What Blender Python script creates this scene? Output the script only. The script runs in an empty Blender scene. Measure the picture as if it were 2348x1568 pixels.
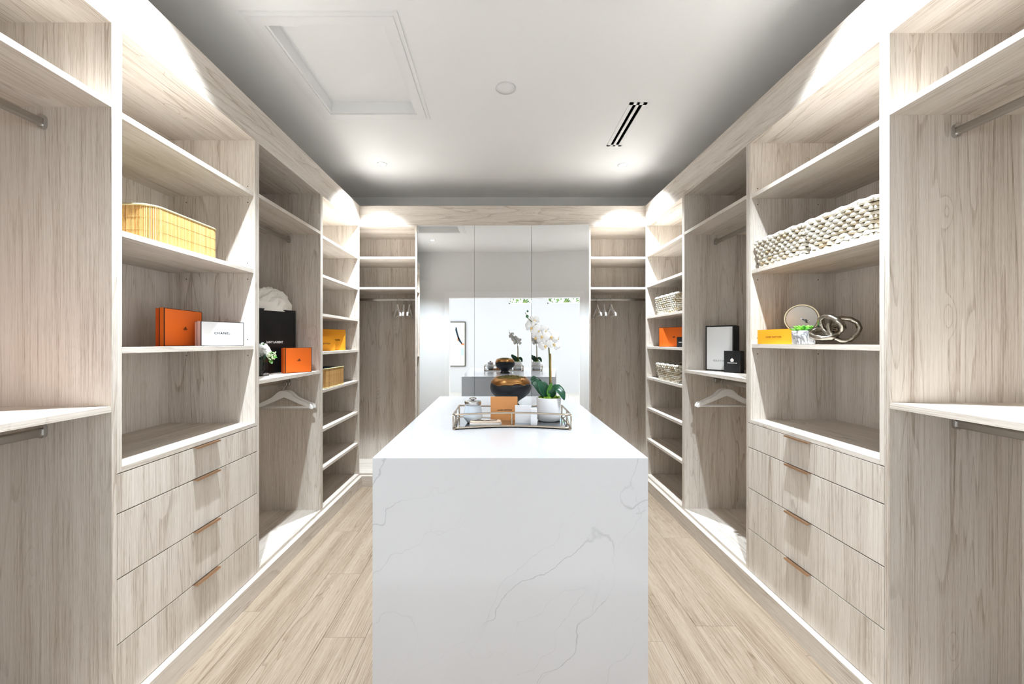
import bpy, bmesh, math, random
from mathutils import Vector, Matrix

random.seed(7)
SC = bpy.context.scene
COL = SC.collection
PI = math.pi
CAM_H = 1.33            # camera height; room axis runs along +Y, camera in the doorway at the origin
CEIL = 2.842
XL, XR, YB = -1.295, 1.345, 3.712     # front planes of the left, right and back cabinet runs
DEPTH = 0.465

# ------------------------------------------------------------------ camera
cam_data = bpy.data.cameras.new('camera')
cam = bpy.data.objects.new('camera', cam_data)
COL.objects.link(cam)
cam.location = (0, 0, CAM_H)
cam.rotation_euler = (PI / 2, 0, 0)
cam_data.sensor_fit = 'HORIZONTAL'
cam_data.sensor_width = 36.0
cam_data.lens = 36.0 * 920.0 / 2348.0
cam_data.shift_x = (1174 - 1146) / 2348.0
cam_data.shift_y = (783.5 - 784) / 2348.0
cam_data.clip_start = 0.02
SC.camera = cam

# ------------------------------------------------------------------ view, world, daylight
SC.view_settings.view_transform = 'Standard'
SC.view_settings.look = 'None'
SC.view_settings.gamma = 1.0
SC.view_settings.use_curve_mapping = False
SC.view_settings.exposure = 0.90
SC.cycles.use_denoising = True
SC.cycles.use_adaptive_sampling = True
SC.cycles.adaptive_threshold = 0.075
SC.cycles.adaptive_min_samples = 20
SC.cycles.max_bounces = 8
SC.cycles.diffuse_bounces = 5
SC.cycles.glossy_bounces = 4
SC.cycles.transmission_bounces = 6
SC.cycles.caustics_reflective = False
SC.cycles.caustics_refractive = False
SC.cycles.sample_clamp_indirect = 6.0

world = bpy.data.worlds.new('sky'); SC.world = world
world.use_nodes = True
wn = world.node_tree
sky = wn.nodes.new('ShaderNodeTexSky')
sky.sky_type = 'NISHITA'; sky.sun_disc = False; sky.sun_elevation = math.radians(50)
wn.links.new(sky.outputs[0], wn.nodes['Background'].inputs[0])
wn.nodes['Background'].inputs[1].default_value = 0.35

def area_light(name, loc, rot, sx, sy, power, color):
    d = bpy.data.lights.new(name, 'AREA'); d.shape = 'RECTANGLE'
    d.size = sx; d.size_y = sy; d.energy = power; d.color = color
    o = bpy.data.objects.new(name, d); COL.objects.link(o)
    o.location = loc; o.rotation_euler = rot
    return o
DAY = (0.90, 0.95, 1.0)
# area lamps added as stand-in daylight at two unseen, made-up side windows
area_light('window_daylight', (-2.84, -0.75, 1.45), (0, -PI / 2, 0), 1.9, 1.9, 50, DAY)
area_light('window_daylight', (2.94, -0.75, 1.45), (0, PI / 2, 0), 1.9, 1.9, 50, DAY)
DOWNLIGHT_POWER = 222.0
DOWNLIGHTS = [(-1.0, 3.41), (1.05, 3.43), (-1.0, 1.46), (1.05, 1.46)]

# ------------------------------------------------------------------ materials
def srgb(r, g, b):
    def c(v):
        v /= 255.0
        return v / 12.92 if v <= 0.04045 else ((v + 0.055) / 1.055) ** 2.4
    return (c(r), c(g), c(b), 1.0)

MATS = {}
def plain(name, col, rough=0.6, metal=0.0, emit=None, estr=0.0, spec=0.5, trans=0.0, bump=0.0, bscale=80, ior=1.45, alpha_noise=None):
    if name in MATS: return MATS[name]
    m = bpy.data.materials.new(name); m.use_nodes = True
    nt = m.node_tree; b = nt.nodes['Principled BSDF']
    b.inputs['Base Color'].default_value = col
    b.inputs['Roughness'].default_value = rough
    b.inputs['Metallic'].default_value = metal
    b.inputs['Specular IOR Level'].default_value = spec
    b.inputs['IOR'].default_value = ior
    b.inputs['Transmission Weight'].default_value = trans
    if emit:
        b.inputs['Emission Color'].default_value = emit
        b.inputs['Emission Strength'].default_value = estr
    tc = nt.nodes.new('ShaderNodeTexCoord')
    n = nt.nodes.new('ShaderNodeTexNoise'); n.inputs['Scale'].default_value = bscale; n.inputs['Detail'].default_value = 3
    nt.links.new(tc.outputs['Object'], n.inputs['Vector'])
    if alpha_noise is not None:
        mx = nt.nodes.new('ShaderNodeMix'); mx.data_type = 'RGBA'
        mx.inputs['A'].default_value = col; mx.inputs['B'].default_value = alpha_noise
        rp = nt.nodes.new('ShaderNodeMapRange')
        rp.inputs['From Min'].default_value = 0.35; rp.inputs['From Max'].default_value = 0.65
        nt.links.new(n.outputs['Fac'], rp.inputs['Value']); nt.links.new(rp.outputs['Result'], mx.inputs['Factor'])
        nt.links.new(mx.outputs['Result'], b.inputs['Base Color'])
    if bump > 0:
        bp = nt.nodes.new('ShaderNodeBump'); bp.inputs['Strength'].default_value = bump; bp.inputs['Distance'].default_value = 0.002
        nt.links.new(n.outputs['Fac'], bp.inputs['Height']); nt.links.new(bp.outputs['Normal'], b.inputs['Normal'])
    MATS[name] = m
    return m

def math_node(nt, op, a, b=None, c=None):
    n = nt.nodes.new('ShaderNodeMath'); n.operation = op
    for i, x in enumerate((a, b, c)):
        if x is None: continue
        if isinstance(x, (int, float)): n.inputs[i].default_value = x
        else: nt.links.new(x, n.inputs[i])
    return n.outputs[0]

def wood_material(name, light, mid, dark, cross=4.5, along=0.42, rings=11.0, ring_amt=0.5, fibre=0.5, rough=0.45, spec=0.35, band=0.5):
    """laminate / oak grain from the UV map: u across the grain in metres, v along it"""
    m = bpy.data.materials.new(name); m.use_nodes = True
    nt = m.node_tree; b = nt.nodes['Principled BSDF']; L = nt.links.new
    uv = nt.nodes.new('ShaderNodeUVMap'); uv.uv_map = 'UVMap'
    sp = nt.nodes.new('ShaderNodeSeparateXYZ'); L(uv.outputs[0], sp.inputs[0])
    u, v = sp.outputs[0], sp.outputs[1]
    def vec(su, sv):
        c = nt.nodes.new('ShaderNodeCombineXYZ')
        L(math_node(nt, 'MULTIPLY', u, su), c.inputs[0]); L(math_node(nt, 'MULTIPLY', v, sv), c.inputs[1])
        return c.outputs[0]
    def noise(vv, scale, detail=2.0, rough_=0.5, dist=0.0):
        n = nt.nodes.new('ShaderNodeTexNoise'); n.noise_dimensions = '2D'
        n.inputs['Scale'].default_value = scale; n.inputs['Detail'].default_value = detail
        n.inputs['Roughness'].default_value = rough_; n.inputs['Distortion'].default_value = dist
        L(vv, n.inputs['Vector']); return n.outputs['Fac']
    field = noise(vec(cross, along), 1.0, 2.0, 0.45, 0.25)
    # knots pull the contour lines into closed rings
    vo = nt.nodes.new('ShaderNodeTexVoronoi'); vo.voronoi_dimensions = '2D'; vo.feature = 'F1'
    vo.inputs['Scale'].default_value = 1.0; L(vec(2.6, 1.0), vo.inputs['Vector'])
    kn = nt.nodes.new('ShaderNodeMapRange'); kn.interpolation_type = 'SMOOTHSTEP'
    kn.inputs['From Min'].default_value = 0.0; kn.inputs['From Max'].default_value = 0.09
    kn.inputs['To Min'].default_value = 0.15; kn.inputs['To Max'].default_value = 0.0
    L(vo.outputs['Distance'], kn.inputs['Value'])
    wob = noise(vec(38.0, 5.0), 1.0, 1.0)
    f2 = math_node(nt, 'ADD', math_node(nt, 'ADD', field, kn.outputs[0]), math_node(nt, 'MULTIPLY', wob, 0.02))
    saw = math_node(nt, 'FRACT', math_node(nt, 'MULTIPLY', f2, rings))
    ring = nt.nodes.new('ShaderNodeValToRGB')
    e = ring.color_ramp.elements
    e[0].position = 0.0; e[0].color = (0.15, 0.15, 0.15, 1); e[1].position = 1.0; e[1].color = (0.9, 0.9, 0.9, 1)
    k = ring.color_ramp.elements.new(0.78); k.color = (0.35, 0.35, 0.35, 1)
    k = ring.color_ramp.elements.new(0.93); k.color = (1, 1, 1, 1)
    L(saw, ring.inputs[0])
    fib = noise(vec(260.0, 3.0), 1.0, 2.0, 0.6)
    fib2 = noise(vec(700.0, 22.0), 1.0, 1.0, 0.6)
    bandn = noise(vec(11.0, 0.16), 1.0, 2.0, 0.55)
    cmask = noise(vec(2.3, 0.3), 1.0, 1.0)
    cm = nt.nodes.new('ShaderNodeMapRange'); cm.inputs['From Min'].default_value = 0.38; cm.inputs['From Max'].default_value = 0.62
    cm.inputs['To Min'].default_value = 0.25; L(cmask, cm.inputs['Value'])
    t = math_node(nt, 'MULTIPLY', math_node(nt, 'MULTIPLY', math_node(nt, 'SUBTRACT', ring.outputs[0], 0.4), ring_amt), cm.outputs[0])
    t = math_node(nt, 'ADD', t, math_node(nt, 'MULTIPLY', math_node(nt, 'SUBTRACT', fib, 0.5), fibre * 1.7))
    t = math_node(nt, 'ADD', t, math_node(nt, 'MULTIPLY', math_node(nt, 'SUBTRACT', fib2, 0.5), fibre * 0.9))
    t = math_node(nt, 'ADD', t, math_node(nt, 'MULTIPLY', math_node(nt, 'SUBTRACT', bandn, 0.5), band * 1.8))
    t = math_node(nt, 'ADD', t, 0.45)
    cr = nt.nodes.new('ShaderNodeValToRGB'); e = cr.color_ramp.elements
    e[0].position = 0.05; e[0].color = light; e[1].position = 0.98; e[1].color = dark
    k = cr.color_ramp.elements.new(0.5); k.color = mid
    L(t, cr.inputs[0])
    L(cr.outputs[0], b.inputs['Base Color'])
    b.inputs['Roughness'].default_value = rough; b.inputs['Specular IOR Level'].default_value = spec
    MATS[name] = m
    return m

WOOD = wood_material('taupe_laminate', srgb(223, 215, 206), srgb(208, 198, 187), srgb(164, 149, 134), cross=6.5, along=0.42, rings=12.0, ring_amt=0.42, fibre=0.7, band=0.5, rough=0.5, spec=0.25)
OAK = wood_material('oak_floor', srgb(170, 154, 136), srgb(152, 135, 116), srgb(116, 98, 79), cross=9.0, along=0.5, rings=17, ring_amt=0.42, fibre=0.8, band=0.5, rough=0.42, spec=0.3)

def quartz_material():
    m = bpy.data.materials.new('white_quartz'); m.use_nodes = True
    nt = m.node_tree; b = nt.nodes['Principled BSDF']; L = nt.links.new
    tc = nt.nodes.new('ShaderNodeTexCoord')
    mp0 = nt.nodes.new('ShaderNodeMapping'); mp0.inputs['Rotation'].default_value = (0.0, 0.9, 0.25)
    mp = nt.nodes.new('ShaderNodeMapping'); mp.inputs['Scale'].default_value = (0.30, 0.8, 1.0); mp.inputs['Location'].default_value = (3.1, 0.4, 1.7)
    L(tc.outputs['Object'], mp0.inputs['Vector']); L(mp0.outputs[0], mp.inputs['Vector'])
    prev = mp.outputs[0]
    for sc_n, amp, det in ((5.0, 0.16, 2.0), (28.0, 0.022, 3.0)):
        fine = nt.nodes.new('ShaderNodeTexNoise'); fine.inputs['Scale'].default_value = sc_n; fine.inputs['Detail'].default_value = det
        L(tc.outputs['Object'], fine.inputs['Vector'])
        add = nt.nodes.new('ShaderNodeVectorMath'); add.operation = 'MULTIPLY_ADD'
        L(fine.outputs['Color'], add.inputs[0]); add.inputs[1].default_value = (amp, amp, amp); L(prev, add.inputs[2])
        prev = add.outputs[0]
    total = None
    for scale, width, off, amt in ((2.4, 0.0022, 0.50, 0.8), (3.6, 0.0018, 0.44, 0.35), (1.7, 0.0018, 0.57, 0.5)):
        n = nt.nodes.new('ShaderNodeTexNoise'); n.inputs['Scale'].default_value = scale; n.inputs['Detail'].default_value = 0.0
        L(prev, n.inputs['Vector'])
        d = math_node(nt, 'ABSOLUTE', math_node(nt, 'SUBTRACT', n.outputs['Fac'], off))
        r = nt.nodes.new('ShaderNodeMapRange'); r.inputs['From Min'].default_value = 0.0; r.inputs['From Max'].default_value = width * scale / 2.0
        r.inputs['To Min'].default_value = amt; r.inputs['To Max'].default_value = 0.0; L(d, r.inputs['Value'])
        total = r.outputs[0] if total is None else math_node(nt, 'MAXIMUM', total, r.outputs[0])
    mk = nt.nodes.new('ShaderNodeTexNoise'); mk.inputs['Scale'].default_value = 2.6; mk.inputs['Detail'].default_value = 2
    L(tc.outputs['Object'], mk.inputs['Vector'])
    mr = nt.nodes.new('ShaderNodeMapRange'); mr.inputs['From Min'].default_value = 0.42; mr.inputs['From Max'].default_value = 0.62
    mr.inputs['To Min'].default_value = 0.12; L(mk.outputs['Fac'], mr.inputs['Value'])
    fac = math_node(nt, 'MULTIPLY', total, mr.outputs[0])
    mx = nt.nodes.new('ShaderNodeMix'); mx.data_type = 'RGBA'
    mx.inputs['A'].default_value = srgb(206, 206, 209); mx.inputs['B'].default_value = srgb(150, 151, 157)
    L(fac, mx.inputs['Factor']); L(mx.outputs['Result'], b.inputs['Base Color'])
    b.inputs['Roughness'].default_value = 0.12; b.inputs['Specular IOR Level'].default_value = 0.5
    MATS['quartz'] = m
    return m
QUARTZ = quartz_material()

def uv_random_material(name, cols, rough=0.55, stripe=None):
    """colour picked per piece from the UV u value (each strand or slat carries its own)"""
    m = bpy.data.materials.new(name); m.use_nodes = True
    nt = m.node_tree; b = nt.nodes['Principled BSDF']; L = nt.links.new
    uv = nt.nodes.new('ShaderNodeUVMap'); uv.uv_map = 'UVMap'
    sp = nt.nodes.new('ShaderNodeSeparateXYZ'); L(uv.outputs[0], sp.inputs[0])
    cr = nt.nodes.new('ShaderNodeValToRGB'); e = cr.color_ramp.elements
    e[0].position = 0.0; e[0].color = cols[0]; e[1].position = 1.0; e[1].color = cols[-1]
    for i, c in enumerate(cols[1:-1]):
        k = cr.color_ramp.elements.new((i + 1) / (len(cols) - 1)); k.color = c
    L(sp.outputs[0], cr.inputs[0])
    tc = nt.nodes.new('ShaderNodeTexCoord')
    n = nt.nodes.new('ShaderNodeTexNoise'); n.inputs['Scale'].default_value = 60; n.inputs['Detail'].default_value = 3
    L(tc.outputs['Object'], n.inputs['Vector'])
    mr = nt.nodes.new('ShaderNodeMapRange'); mr.inputs['To Min'].default_value = 0.85; mr.inputs['To Max'].default_value = 1.12
    L(n.outputs['Fac'], mr.inputs['Value'])
    mx = nt.nodes.new('ShaderNodeMix'); mx.data_type = 'RGBA'; mx.blend_type = 'MULTIPLY'; mx.inputs['Factor'].default_value = 1.0
    L(cr.outputs[0], mx.inputs['A']); L(mr.outputs[0], mx.inputs['B']); L(mx.outputs['Result'], b.inputs['Base Color'])
    b.inputs['Roughness'].default_value = rough; b.inputs['Specular IOR Level'].default_value = 0.3
    MATS[name] = m
    return m
WICKER = uv_random_material('seagrass', [srgb(176, 156, 124), srgb(214, 204, 184), srgb(228, 222, 208), srgb(234, 230, 220)])
BAMBOO = uv_random_material('bamboo', [srgb(178, 132, 74), srgb(206, 162, 100), srgb(216, 178, 120), srgb(192, 148, 90)], rough=0.4)

def marble_pot_material():
    m = bpy.data.materials.new('marble'); m.use_nodes = True
    nt = m.node_tree; b = nt.nodes['Principled BSDF']; L = nt.links.new
    tc = nt.nodes.new('ShaderNodeTexCoord')
    n = nt.nodes.new('ShaderNodeTexNoise'); n.inputs['Scale'].default_value = 14; n.inputs['Detail'].default_value = 4; n.inputs['Distortion'].default_value = 1.6
    L(tc.outputs['Object'], n.inputs['Vector'])
    d = math_node(nt, 'ABSOLUTE', math_node(nt, 'SUBTRACT', n.outputs['Fac'], 0.5))
    cr = nt.nodes.new('ShaderNodeValToRGB'); e = cr.color_ramp.elements
    e[0].position = 0.0; e[0].color = srgb(120, 122, 128); e[1].position = 0.07; e[1].color = srgb(240, 240, 242)
    L(d, cr.inputs[0]); L(cr.outputs[0], b.inputs['Base Color']); b.inputs['Roughness'].default_value = 0.35
    MATS['marble'] = m
    return m
MARBLE = marble_pot_material()

WHITE_WALL = plain('white_paint', srgb(236, 236, 236), 0.85)
WHITE_CEIL = plain('ceiling_paint', srgb(244, 244, 244), 0.9)
TRIM_WHITE = plain('trim_paint', srgb(240, 240, 240), 0.5)
MIRROR = plain('mirror_glass', (0.88, 0.89, 0.89, 1), 0.0, 1.0)
DARK_GAP = plain('dark_edge', srgb(70, 72, 76), 0.4)
STEEL = plain('brushed_nickel', srgb(178, 174, 168), 0.28, 1.0)
CHROME = plain('chrome', srgb(205, 205, 205), 0.12, 1.0)
BRONZE = plain('brushed_bronze', srgb(206, 166, 132), 0.32, 1.0)
HANGER_W = plain('hanger_lacquer', srgb(244, 243, 241), 0.35)
ORANGE = plain('orange_card', srgb(236, 108, 22), 0.6, bump=0.05, bscale=600)
ORANGE_D = plain('orange_card_base', srgb(214, 82, 14), 0.65)
AMBER = plain('amber_card', srgb(240, 160, 30), 0.6)
TAN = plain('tan_card', srgb(222, 154, 94), 0.6, bump=0.05, bscale=600)
BROWN = plain('dark_brown_edge', srgb(56, 30, 22), 0.6)
BLACK = plain('black_card', srgb(24, 23, 26), 0.55)
BLACK_GLOSS = plain('black_paper', srgb(16, 16, 17), 0.35, bump=0.25, bscale=14)
WHITE_CARD = plain('white_card', srgb(240, 240, 242), 0.55)
GREY_CARD = plain('pale_grey_card', srgb(222, 222, 222), 0.6)
INK = plain('black_ink', srgb(18, 18, 18), 0.6)
INK_WHITE = plain('white_ink', srgb(245, 245, 245), 0.6)
INK_BROWN = plain('brown_ink', srgb(84, 40, 18), 0.6)
GOLD_INK = plain('gold_ink', srgb(226, 190, 130), 0.5)
TISSUE = plain('tissue_paper', srgb(240, 236, 228), 0.8)
CERAMIC = plain('white_ceramic', srgb(238, 238, 240), 0.25)
LINER = plain('linen_binding', srgb(196, 184, 138), 0.8)
LINER_BLUE = plain('grey_blue_lining', srgb(120, 136, 150), 0.85)
LINER_CREAM = plain('cream_lining', srgb(226, 212, 178), 0.85)
GLASS = plain('clear_glass', (1, 1, 1, 1), 0.02, trans=1.0, ior=1.45)
FROST = plain('frosted_glass', srgb(204, 213, 221), 0.35, spec=0.6)
LEAF = plain('orchid_leaf', srgb(26, 66, 46), 0.3, alpha_noise=srgb(44, 92, 64), bscale=18)
LEAF_L = plain('young_leaf', srgb(84, 138, 52), 0.4)
SUCC = plain('succulent_leaf', srgb(72, 150, 46), 0.45, alpha_noise=srgb(128, 190, 66), bscale=40)
MOSS = plain('moss', srgb(84, 84, 36), 0.95, alpha_noise=srgb(140, 118, 62), bscale=120, bump=0.6)
MOSS_G = plain('green_moss', srgb(78, 112, 30), 0.95, alpha_noise=srgb(140, 170, 60), bscale=150, bump=0.6)
PETAL = plain('orchid_petal', srgb(245, 244, 243), 0.5)
PETAL_LIP = plain('orchid_lip', srgb(232, 198, 130), 0.5)
STEM = plain('stem', srgb(92, 96, 44), 0.55)
STAKE = plain('bamboo_stake', srgb(176, 140, 84), 0.6)
BUD = plain('orchid_bud', srgb(58, 110, 66), 0.45)
BOWL_BLACK = plain('blackened_clay', srgb(26, 30, 36), 0.5, bump=0.7, bscale=45)
BOWL_GOLD = plain('hammered_gold', srgb(176, 128, 78), 0.3, 1.0, bump=0.9, bscale=22)
SILVER = plain('aged_silver', srgb(168, 160, 148), 0.24, 1.0, bump=0.3, bscale=60)
CHAMPAGNE = plain('champagne_metal', srgb(196, 182, 164), 0.25, 1.0, bump=0.2, bscale=90)
BEIGE = plain('beige_leather', srgb(214, 192, 172), 0.5)
CLOCK_RIM = plain('brass_rim', srgb(206, 188, 156), 0.25, 1.0)
CLOCK_FACE = plain('clock_face', srgb(222, 224, 225), 0.35, spec=0.4)
LENS = plain('downlight_lens', (1, 1, 1, 1), 0.5, emit=(1, 0.97, 0.93, 1), estr=40.0)
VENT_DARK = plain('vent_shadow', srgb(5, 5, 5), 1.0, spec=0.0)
CANVAS = plain('canvas', srgb(232, 230, 220), 0.85, bump=0.2, bscale=300)
NAVY = plain('navy_paint', srgb(24, 62, 84), 0.7, alpha_noise=srgb(16, 20, 30), bscale=30)
PEACH = plain('peach_paint', srgb(222, 146, 104), 0.7)
SKYBLUE = plain('pale_blue_paint', srgb(190, 212, 222), 0.7)
FRAME_DARK = plain('dark_frame', srgb(70, 64, 54), 0.5)
HEDGE = plain('hedge_leaf', srgb(96, 150, 40), 0.5, alpha_noise=srgb(190, 210, 90), bscale=9)
PALE_FLOOR = plain('pale_stone_floor', srgb(222, 218, 210), 0.4)
HOLE = plain('pin_hole', srgb(40, 32, 26), 0.8)

# ------------------------------------------------------------------ mesh helpers
class MB:
    def __init__(self): self.v = []; self.f = []; self.uv = []; self.sm = []
    def add(self, verts, faces, uvs=None, smooth=False):
        o = len(self.v); self.v += [Vector(p) for p in verts]
        for i, f in enumerate(faces):
            self.f.append([o + k for k in f])
            self.uv.append(uvs[i] if uvs else [(0.5, 0.5)] * len(f)); self.sm.append(smooth)
    def box(self, x0, x1, y0, y1, z0, z1, grain='z'):
        x0, x1 = min(x0, x1), max(x0, x1); y0, y1 = min(y0, y1), max(y0, y1); z0, z1 = min(z0, z1), max(z0, z1)
        vs = [(x, y, z) for z in (z0, z1) for y in (y0, y1) for x in (x0, x1)]
        fs = [(0, 2, 3, 1), (4, 5, 7, 6), (0, 1, 5, 4), (2, 6, 7, 3), (0, 4, 6, 2), (1, 3, 7, 5)]
        ax = [2, 2, 1, 1, 0, 0]
        g = 'xyz'.index(grain); dims = (x1 - x0, y1 - y0, z1 - z0)
        ou, ov = random.uniform(0, 40), random.uniform(0, 40)
        uvs = []
        for f, a in zip(fs, ax):
            others = [k for k in range(3) if k != a]
            if g in others: vg = g; ug = [k for k in others if k != g][0]
            else: vg = max(others, key=lambda k: dims[k]); ug = [k for k in others if k != vg][0]
            uvs.append([(vs[k][ug] + ou + a * 0.37, vs[k][vg] + ov) for k in f])
        self.add(vs, fs, uvs)
    def tube(self, path, r, n=8, closed=False, caps=True, flat=1.0, uv=None):
        P = [Vector(p) for p in path]; N = len(P); rs = r if isinstance(r, (list, tuple)) else [r] * N
        verts = []; up = None
        for i in range(N):
            if closed: t = (P[(i + 1) % N] - P[i - 1]).normalized()
            else: t = (P[min(i + 1, N - 1)] - P[max(i - 1, 0)]).normalized()
            if up is None:
                up = Vector((0, 0, 1)) if abs(t.z) < 0.9 else Vector((1, 0, 0))
            a = t.cross(up)
            if a.length < 1e-6: a = t.cross(Vector((0, 1, 0)))
            a.normalize(); b_ = a.cross(t).normalized(); up = b_
            for k in range(n):
                th = 2 * PI * k / n
                verts.append(P[i] + a * (math.cos(th) * rs[i]) + b_ * (math.sin(th) * rs[i] * flat))
        faces = []
        for i in range(N if closed else N - 1):
            j = (i + 1) % N
            for k in range(n):
                faces.append((i * n + k, i * n + (k + 1) % n, j * n + (k + 1) % n, j * n + k))
        if caps and not closed:
            faces.append(tuple(range(n - 1, -1, -1))); faces.append(tuple((N - 1) * n + k for k in range(n)))
        u = uv if uv is not None else 0.5
        self.add(verts, faces, [[(u, 0.5)] * len(f) for f in faces], True)
    def lathe(self, prof, n=32, c=(0, 0, 0), wob=None):
        verts = []; faces = []; c = Vector(c)
        for i, (r, z) in enumerate(prof):
            for k in range(n):
                th = 2 * PI * k / n
                dr, dz = wob(i, th) if wob else (0, 0)
                verts.append(c + Vector(((r + dr) * math.cos(th), (r + dr) * math.sin(th), z + dz)))
        for i in range(len(prof) - 1):
            for k in range(n):
                faces.append((i * n + k, i * n + (k + 1) % n, (i + 1) * n + (k + 1) % n, (i + 1) * n + k))
        if prof[0][0] > 1e-5: faces.append(tuple(range(n - 1, -1, -1)))
        if prof[-1][0] > 1e-5: faces.append(tuple((len(prof) - 1) * n + k for k in range(n)))
        self.add(verts, faces, None, True)
    def prism(self, pts, y0, y1, smooth=False):
        """outline pts in x,z (convex or not) extruded along y"""
        n = len(pts)
        vs = [(p[0], y0, p[1]) for p in pts] + [(p[0], y1, p[1]) for p in pts]
        fs = [tuple(range(n)), tuple(range(2 * n - 1, n - 1, -1))] + [(i, n + i, n + (i + 1) % n, (i + 1) % n) for i in range(n)]
        self.add(vs, fs, None, smooth)
    def build(self, name, mat, parent=None, local=False, bevel=0.0):
        me = bpy.data.meshes.new(name)
        off = Vector((0, 0, 0))
        if parent is not None and not local:
            r = parent
            while r is not None: off += r.location; r = r.parent
        me.from_pydata([p - off for p in self.v], [], self.f)
        ul = me.uv_layers.new(name='UVMap')
        i = 0
        for f in self.uv:
            for q in f: ul.data[i].uv = q; i += 1
        for p, s in zip(me.polygons, self.sm): p.use_smooth = s
        bm = bmesh.new(); bm.from_mesh(me)
        if bevel > 0:
            bmesh.ops.bevel(bm, geom=[e for e in bm.edges if len(e.link_faces) == 2 and e.calc_face_angle(0) > 0.6], offset=bevel, segments=2, affect='EDGES', profile=0.6)
        bmesh.ops.recalc_face_normals(bm, faces=bm.faces)
        bm.to_mesh(me); bm.free()
        me.materials.append(mat)
        o = bpy.data.objects.new(name, me); COL.objects.link(o)
        if parent is not None: o.parent = parent
        return o

def thing(name, label, cat, loc=(0, 0, 0), rotz=0.0, group=None):
    o = bpy.data.objects.new(name, None); COL.objects.link(o)
    o.empty_display_size = 0.05
    o.location = loc; o.rotation_euler = (0, 0, rotz)
    o['label'] = label; o['category'] = cat
    if group: o['group'] = group
    return o
def tag(o, label, cat, group=None):
    o['label'] = label; o['category'] = cat
    if group: o['group'] = group
    return o
def struct(o, label=None):
    o['kind'] = 'structure'
    if label: o['label'] = label
    return o
def copy_tree(o, parent=None):
    c = o.copy(); COL.objects.link(c); c.parent = parent
    for ch in list(o.children): copy_tree(ch, c)
    return c
def quick_box(name, mat, parent, x0, x1, y0, y1, z0, z1, grain='z', local=False, bevel=0.0):
    m = MB(); m.box(x0, x1, y0, y1, z0, z1, grain); return m.build(name, mat, parent, local, bevel)

def text_mb(s, width, height, cx, cz, y=-0.0006, depth=0.0005, spacing=1.0, bold=0.0):
    """lettering standing on a front face (x right, z up), centred at cx, cz"""
    cu = bpy.data.curves.new('lettering', 'FONT'); cu.body = s; cu.size = 1.0; cu.space_character = spacing
    cu.offset = bold; cu.resolution_u = 3
    ob = bpy.data.objects.new('lettering', cu); COL.objects.link(ob)
    dg = bpy.context.evaluated_depsgraph_get(); dg.update()
    me = bpy.data.meshes.new_from_object(ob.evaluated_get(dg))
    xs = [v.co.x for v in me.vertices]; ys = [v.co.y for v in me.vertices]
    x0, x1, y0, y1 = min(xs), max(xs), min(ys), max(ys)
    m = MB()
    vs = [(cx + ((v.co.x - x0) / (x1 - x0) - 0.5) * width, y, cz + ((v.co.y - y0) / (y1 - y0) - 0.5) * height) for v in me.vertices]
    m.add(vs, [tuple(p.vertices) for p in me.polygons])
    bpy.data.objects.remove(ob); bpy.data.curves.remove(cu); bpy.data.meshes.remove(me)
    return m

# ================================================================== the room shell
def zz(dz): return CAM_H + dz
WALL_L, WALL_R, WALL_B, WALL_F = XL - DEPTH - 0.012, XR + DEPTH + 0.012, YB + DEPTH + 0.018, 0.65

# floor: slab and its planks
floor = struct(quick_box('floor', OAK, None, WALL_L, WALL_R, 0.52, WALL_B, -0.06, -0.004, 'y'), 'pale oak plank floor of the closet')
PW = 0.19
x = -0.605 - PW * 6
row = 0
fixed_joints = {0: None}
while x < WALL_R:
    xa, xb = max(x, WALL_L), min(x + PW, WALL_R)
    if xb - xa > 0.02:
        c = (x + PW / 2)
        if abs(c + 1.08) < 0.05: ends = [0.52, 1.02, 2.816, WALL_B]
        elif abs(c + 0.70) < 0.05: ends = [0.52, 1.806, 3.4, WALL_B]
        elif abs(c + 0.89) < 0.05: ends = [0.52, 2.3, WALL_B]
        elif abs(c - 1.01) < 0.05: ends = [0.52, 1.878, 3.6, WALL_B]
        else:
            s = 0.52 + (row * 0.73) % 1.5; ends = [0.52] + [e for e in (s, s + 1.75) if 0.75 < e < WALL_B - 0.2] + [WALL_B]
        for a, b_ in zip(ends[:-1], ends[1:]):
            quick_box('plank', OAK, floor, xa + 0.0006, xb - 0.0006, a + 0.0006, b_ - 0.0006, -0.004, 0.0, 'y')
    x += PW; row += 1

struct(quick_box('wall_left', WHITE_WALL, None, WALL_L - 0.1, WALL_L, 0.52, WALL_B, 0, CEIL))
struct(quick_box('wall_right', WHITE_WALL, None, WALL_R, WALL_R + 0.1, 0.52, WALL_B, 0, CEIL))
struct(quick_box('wall_back', WHITE_WALL, None, WALL_L - 0.1, WALL_R + 0.1, WALL_B, WALL_B + 0.1, 0, CEIL))
# wall with the wide doorway the camera stands in
DX0, DX1, DZ = -0.853, 0.885, 2.07
m = MB()
m.box(WALL_L, DX0, 0.52, WALL_F, 0, CEIL); m.box(DX1, WALL_R, 0.52, WALL_F, 0, CEIL); m.box(DX0, DX1, 0.52, WALL_F, DZ, CEIL)
struct(m.build('wall_front', WHITE_WALL))
m = MB()
for s, yy0, yy1 in ((1, WALL_F, WALL_F + 0.026), (-1, 0.494, 0.52)):
    m.box(DX0 - 0.075, DX0, yy0, yy1, 0, DZ + 0.1); m.box(DX1, DX1 + 0.075, yy0, yy1, 0, DZ + 0.1)
    m.box(DX0, DX1, yy0, yy1, DZ, DZ + 0.1)
struct(m.build('trim_1', TRIM_WHITE), 'white casing around the wide doorway')

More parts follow.
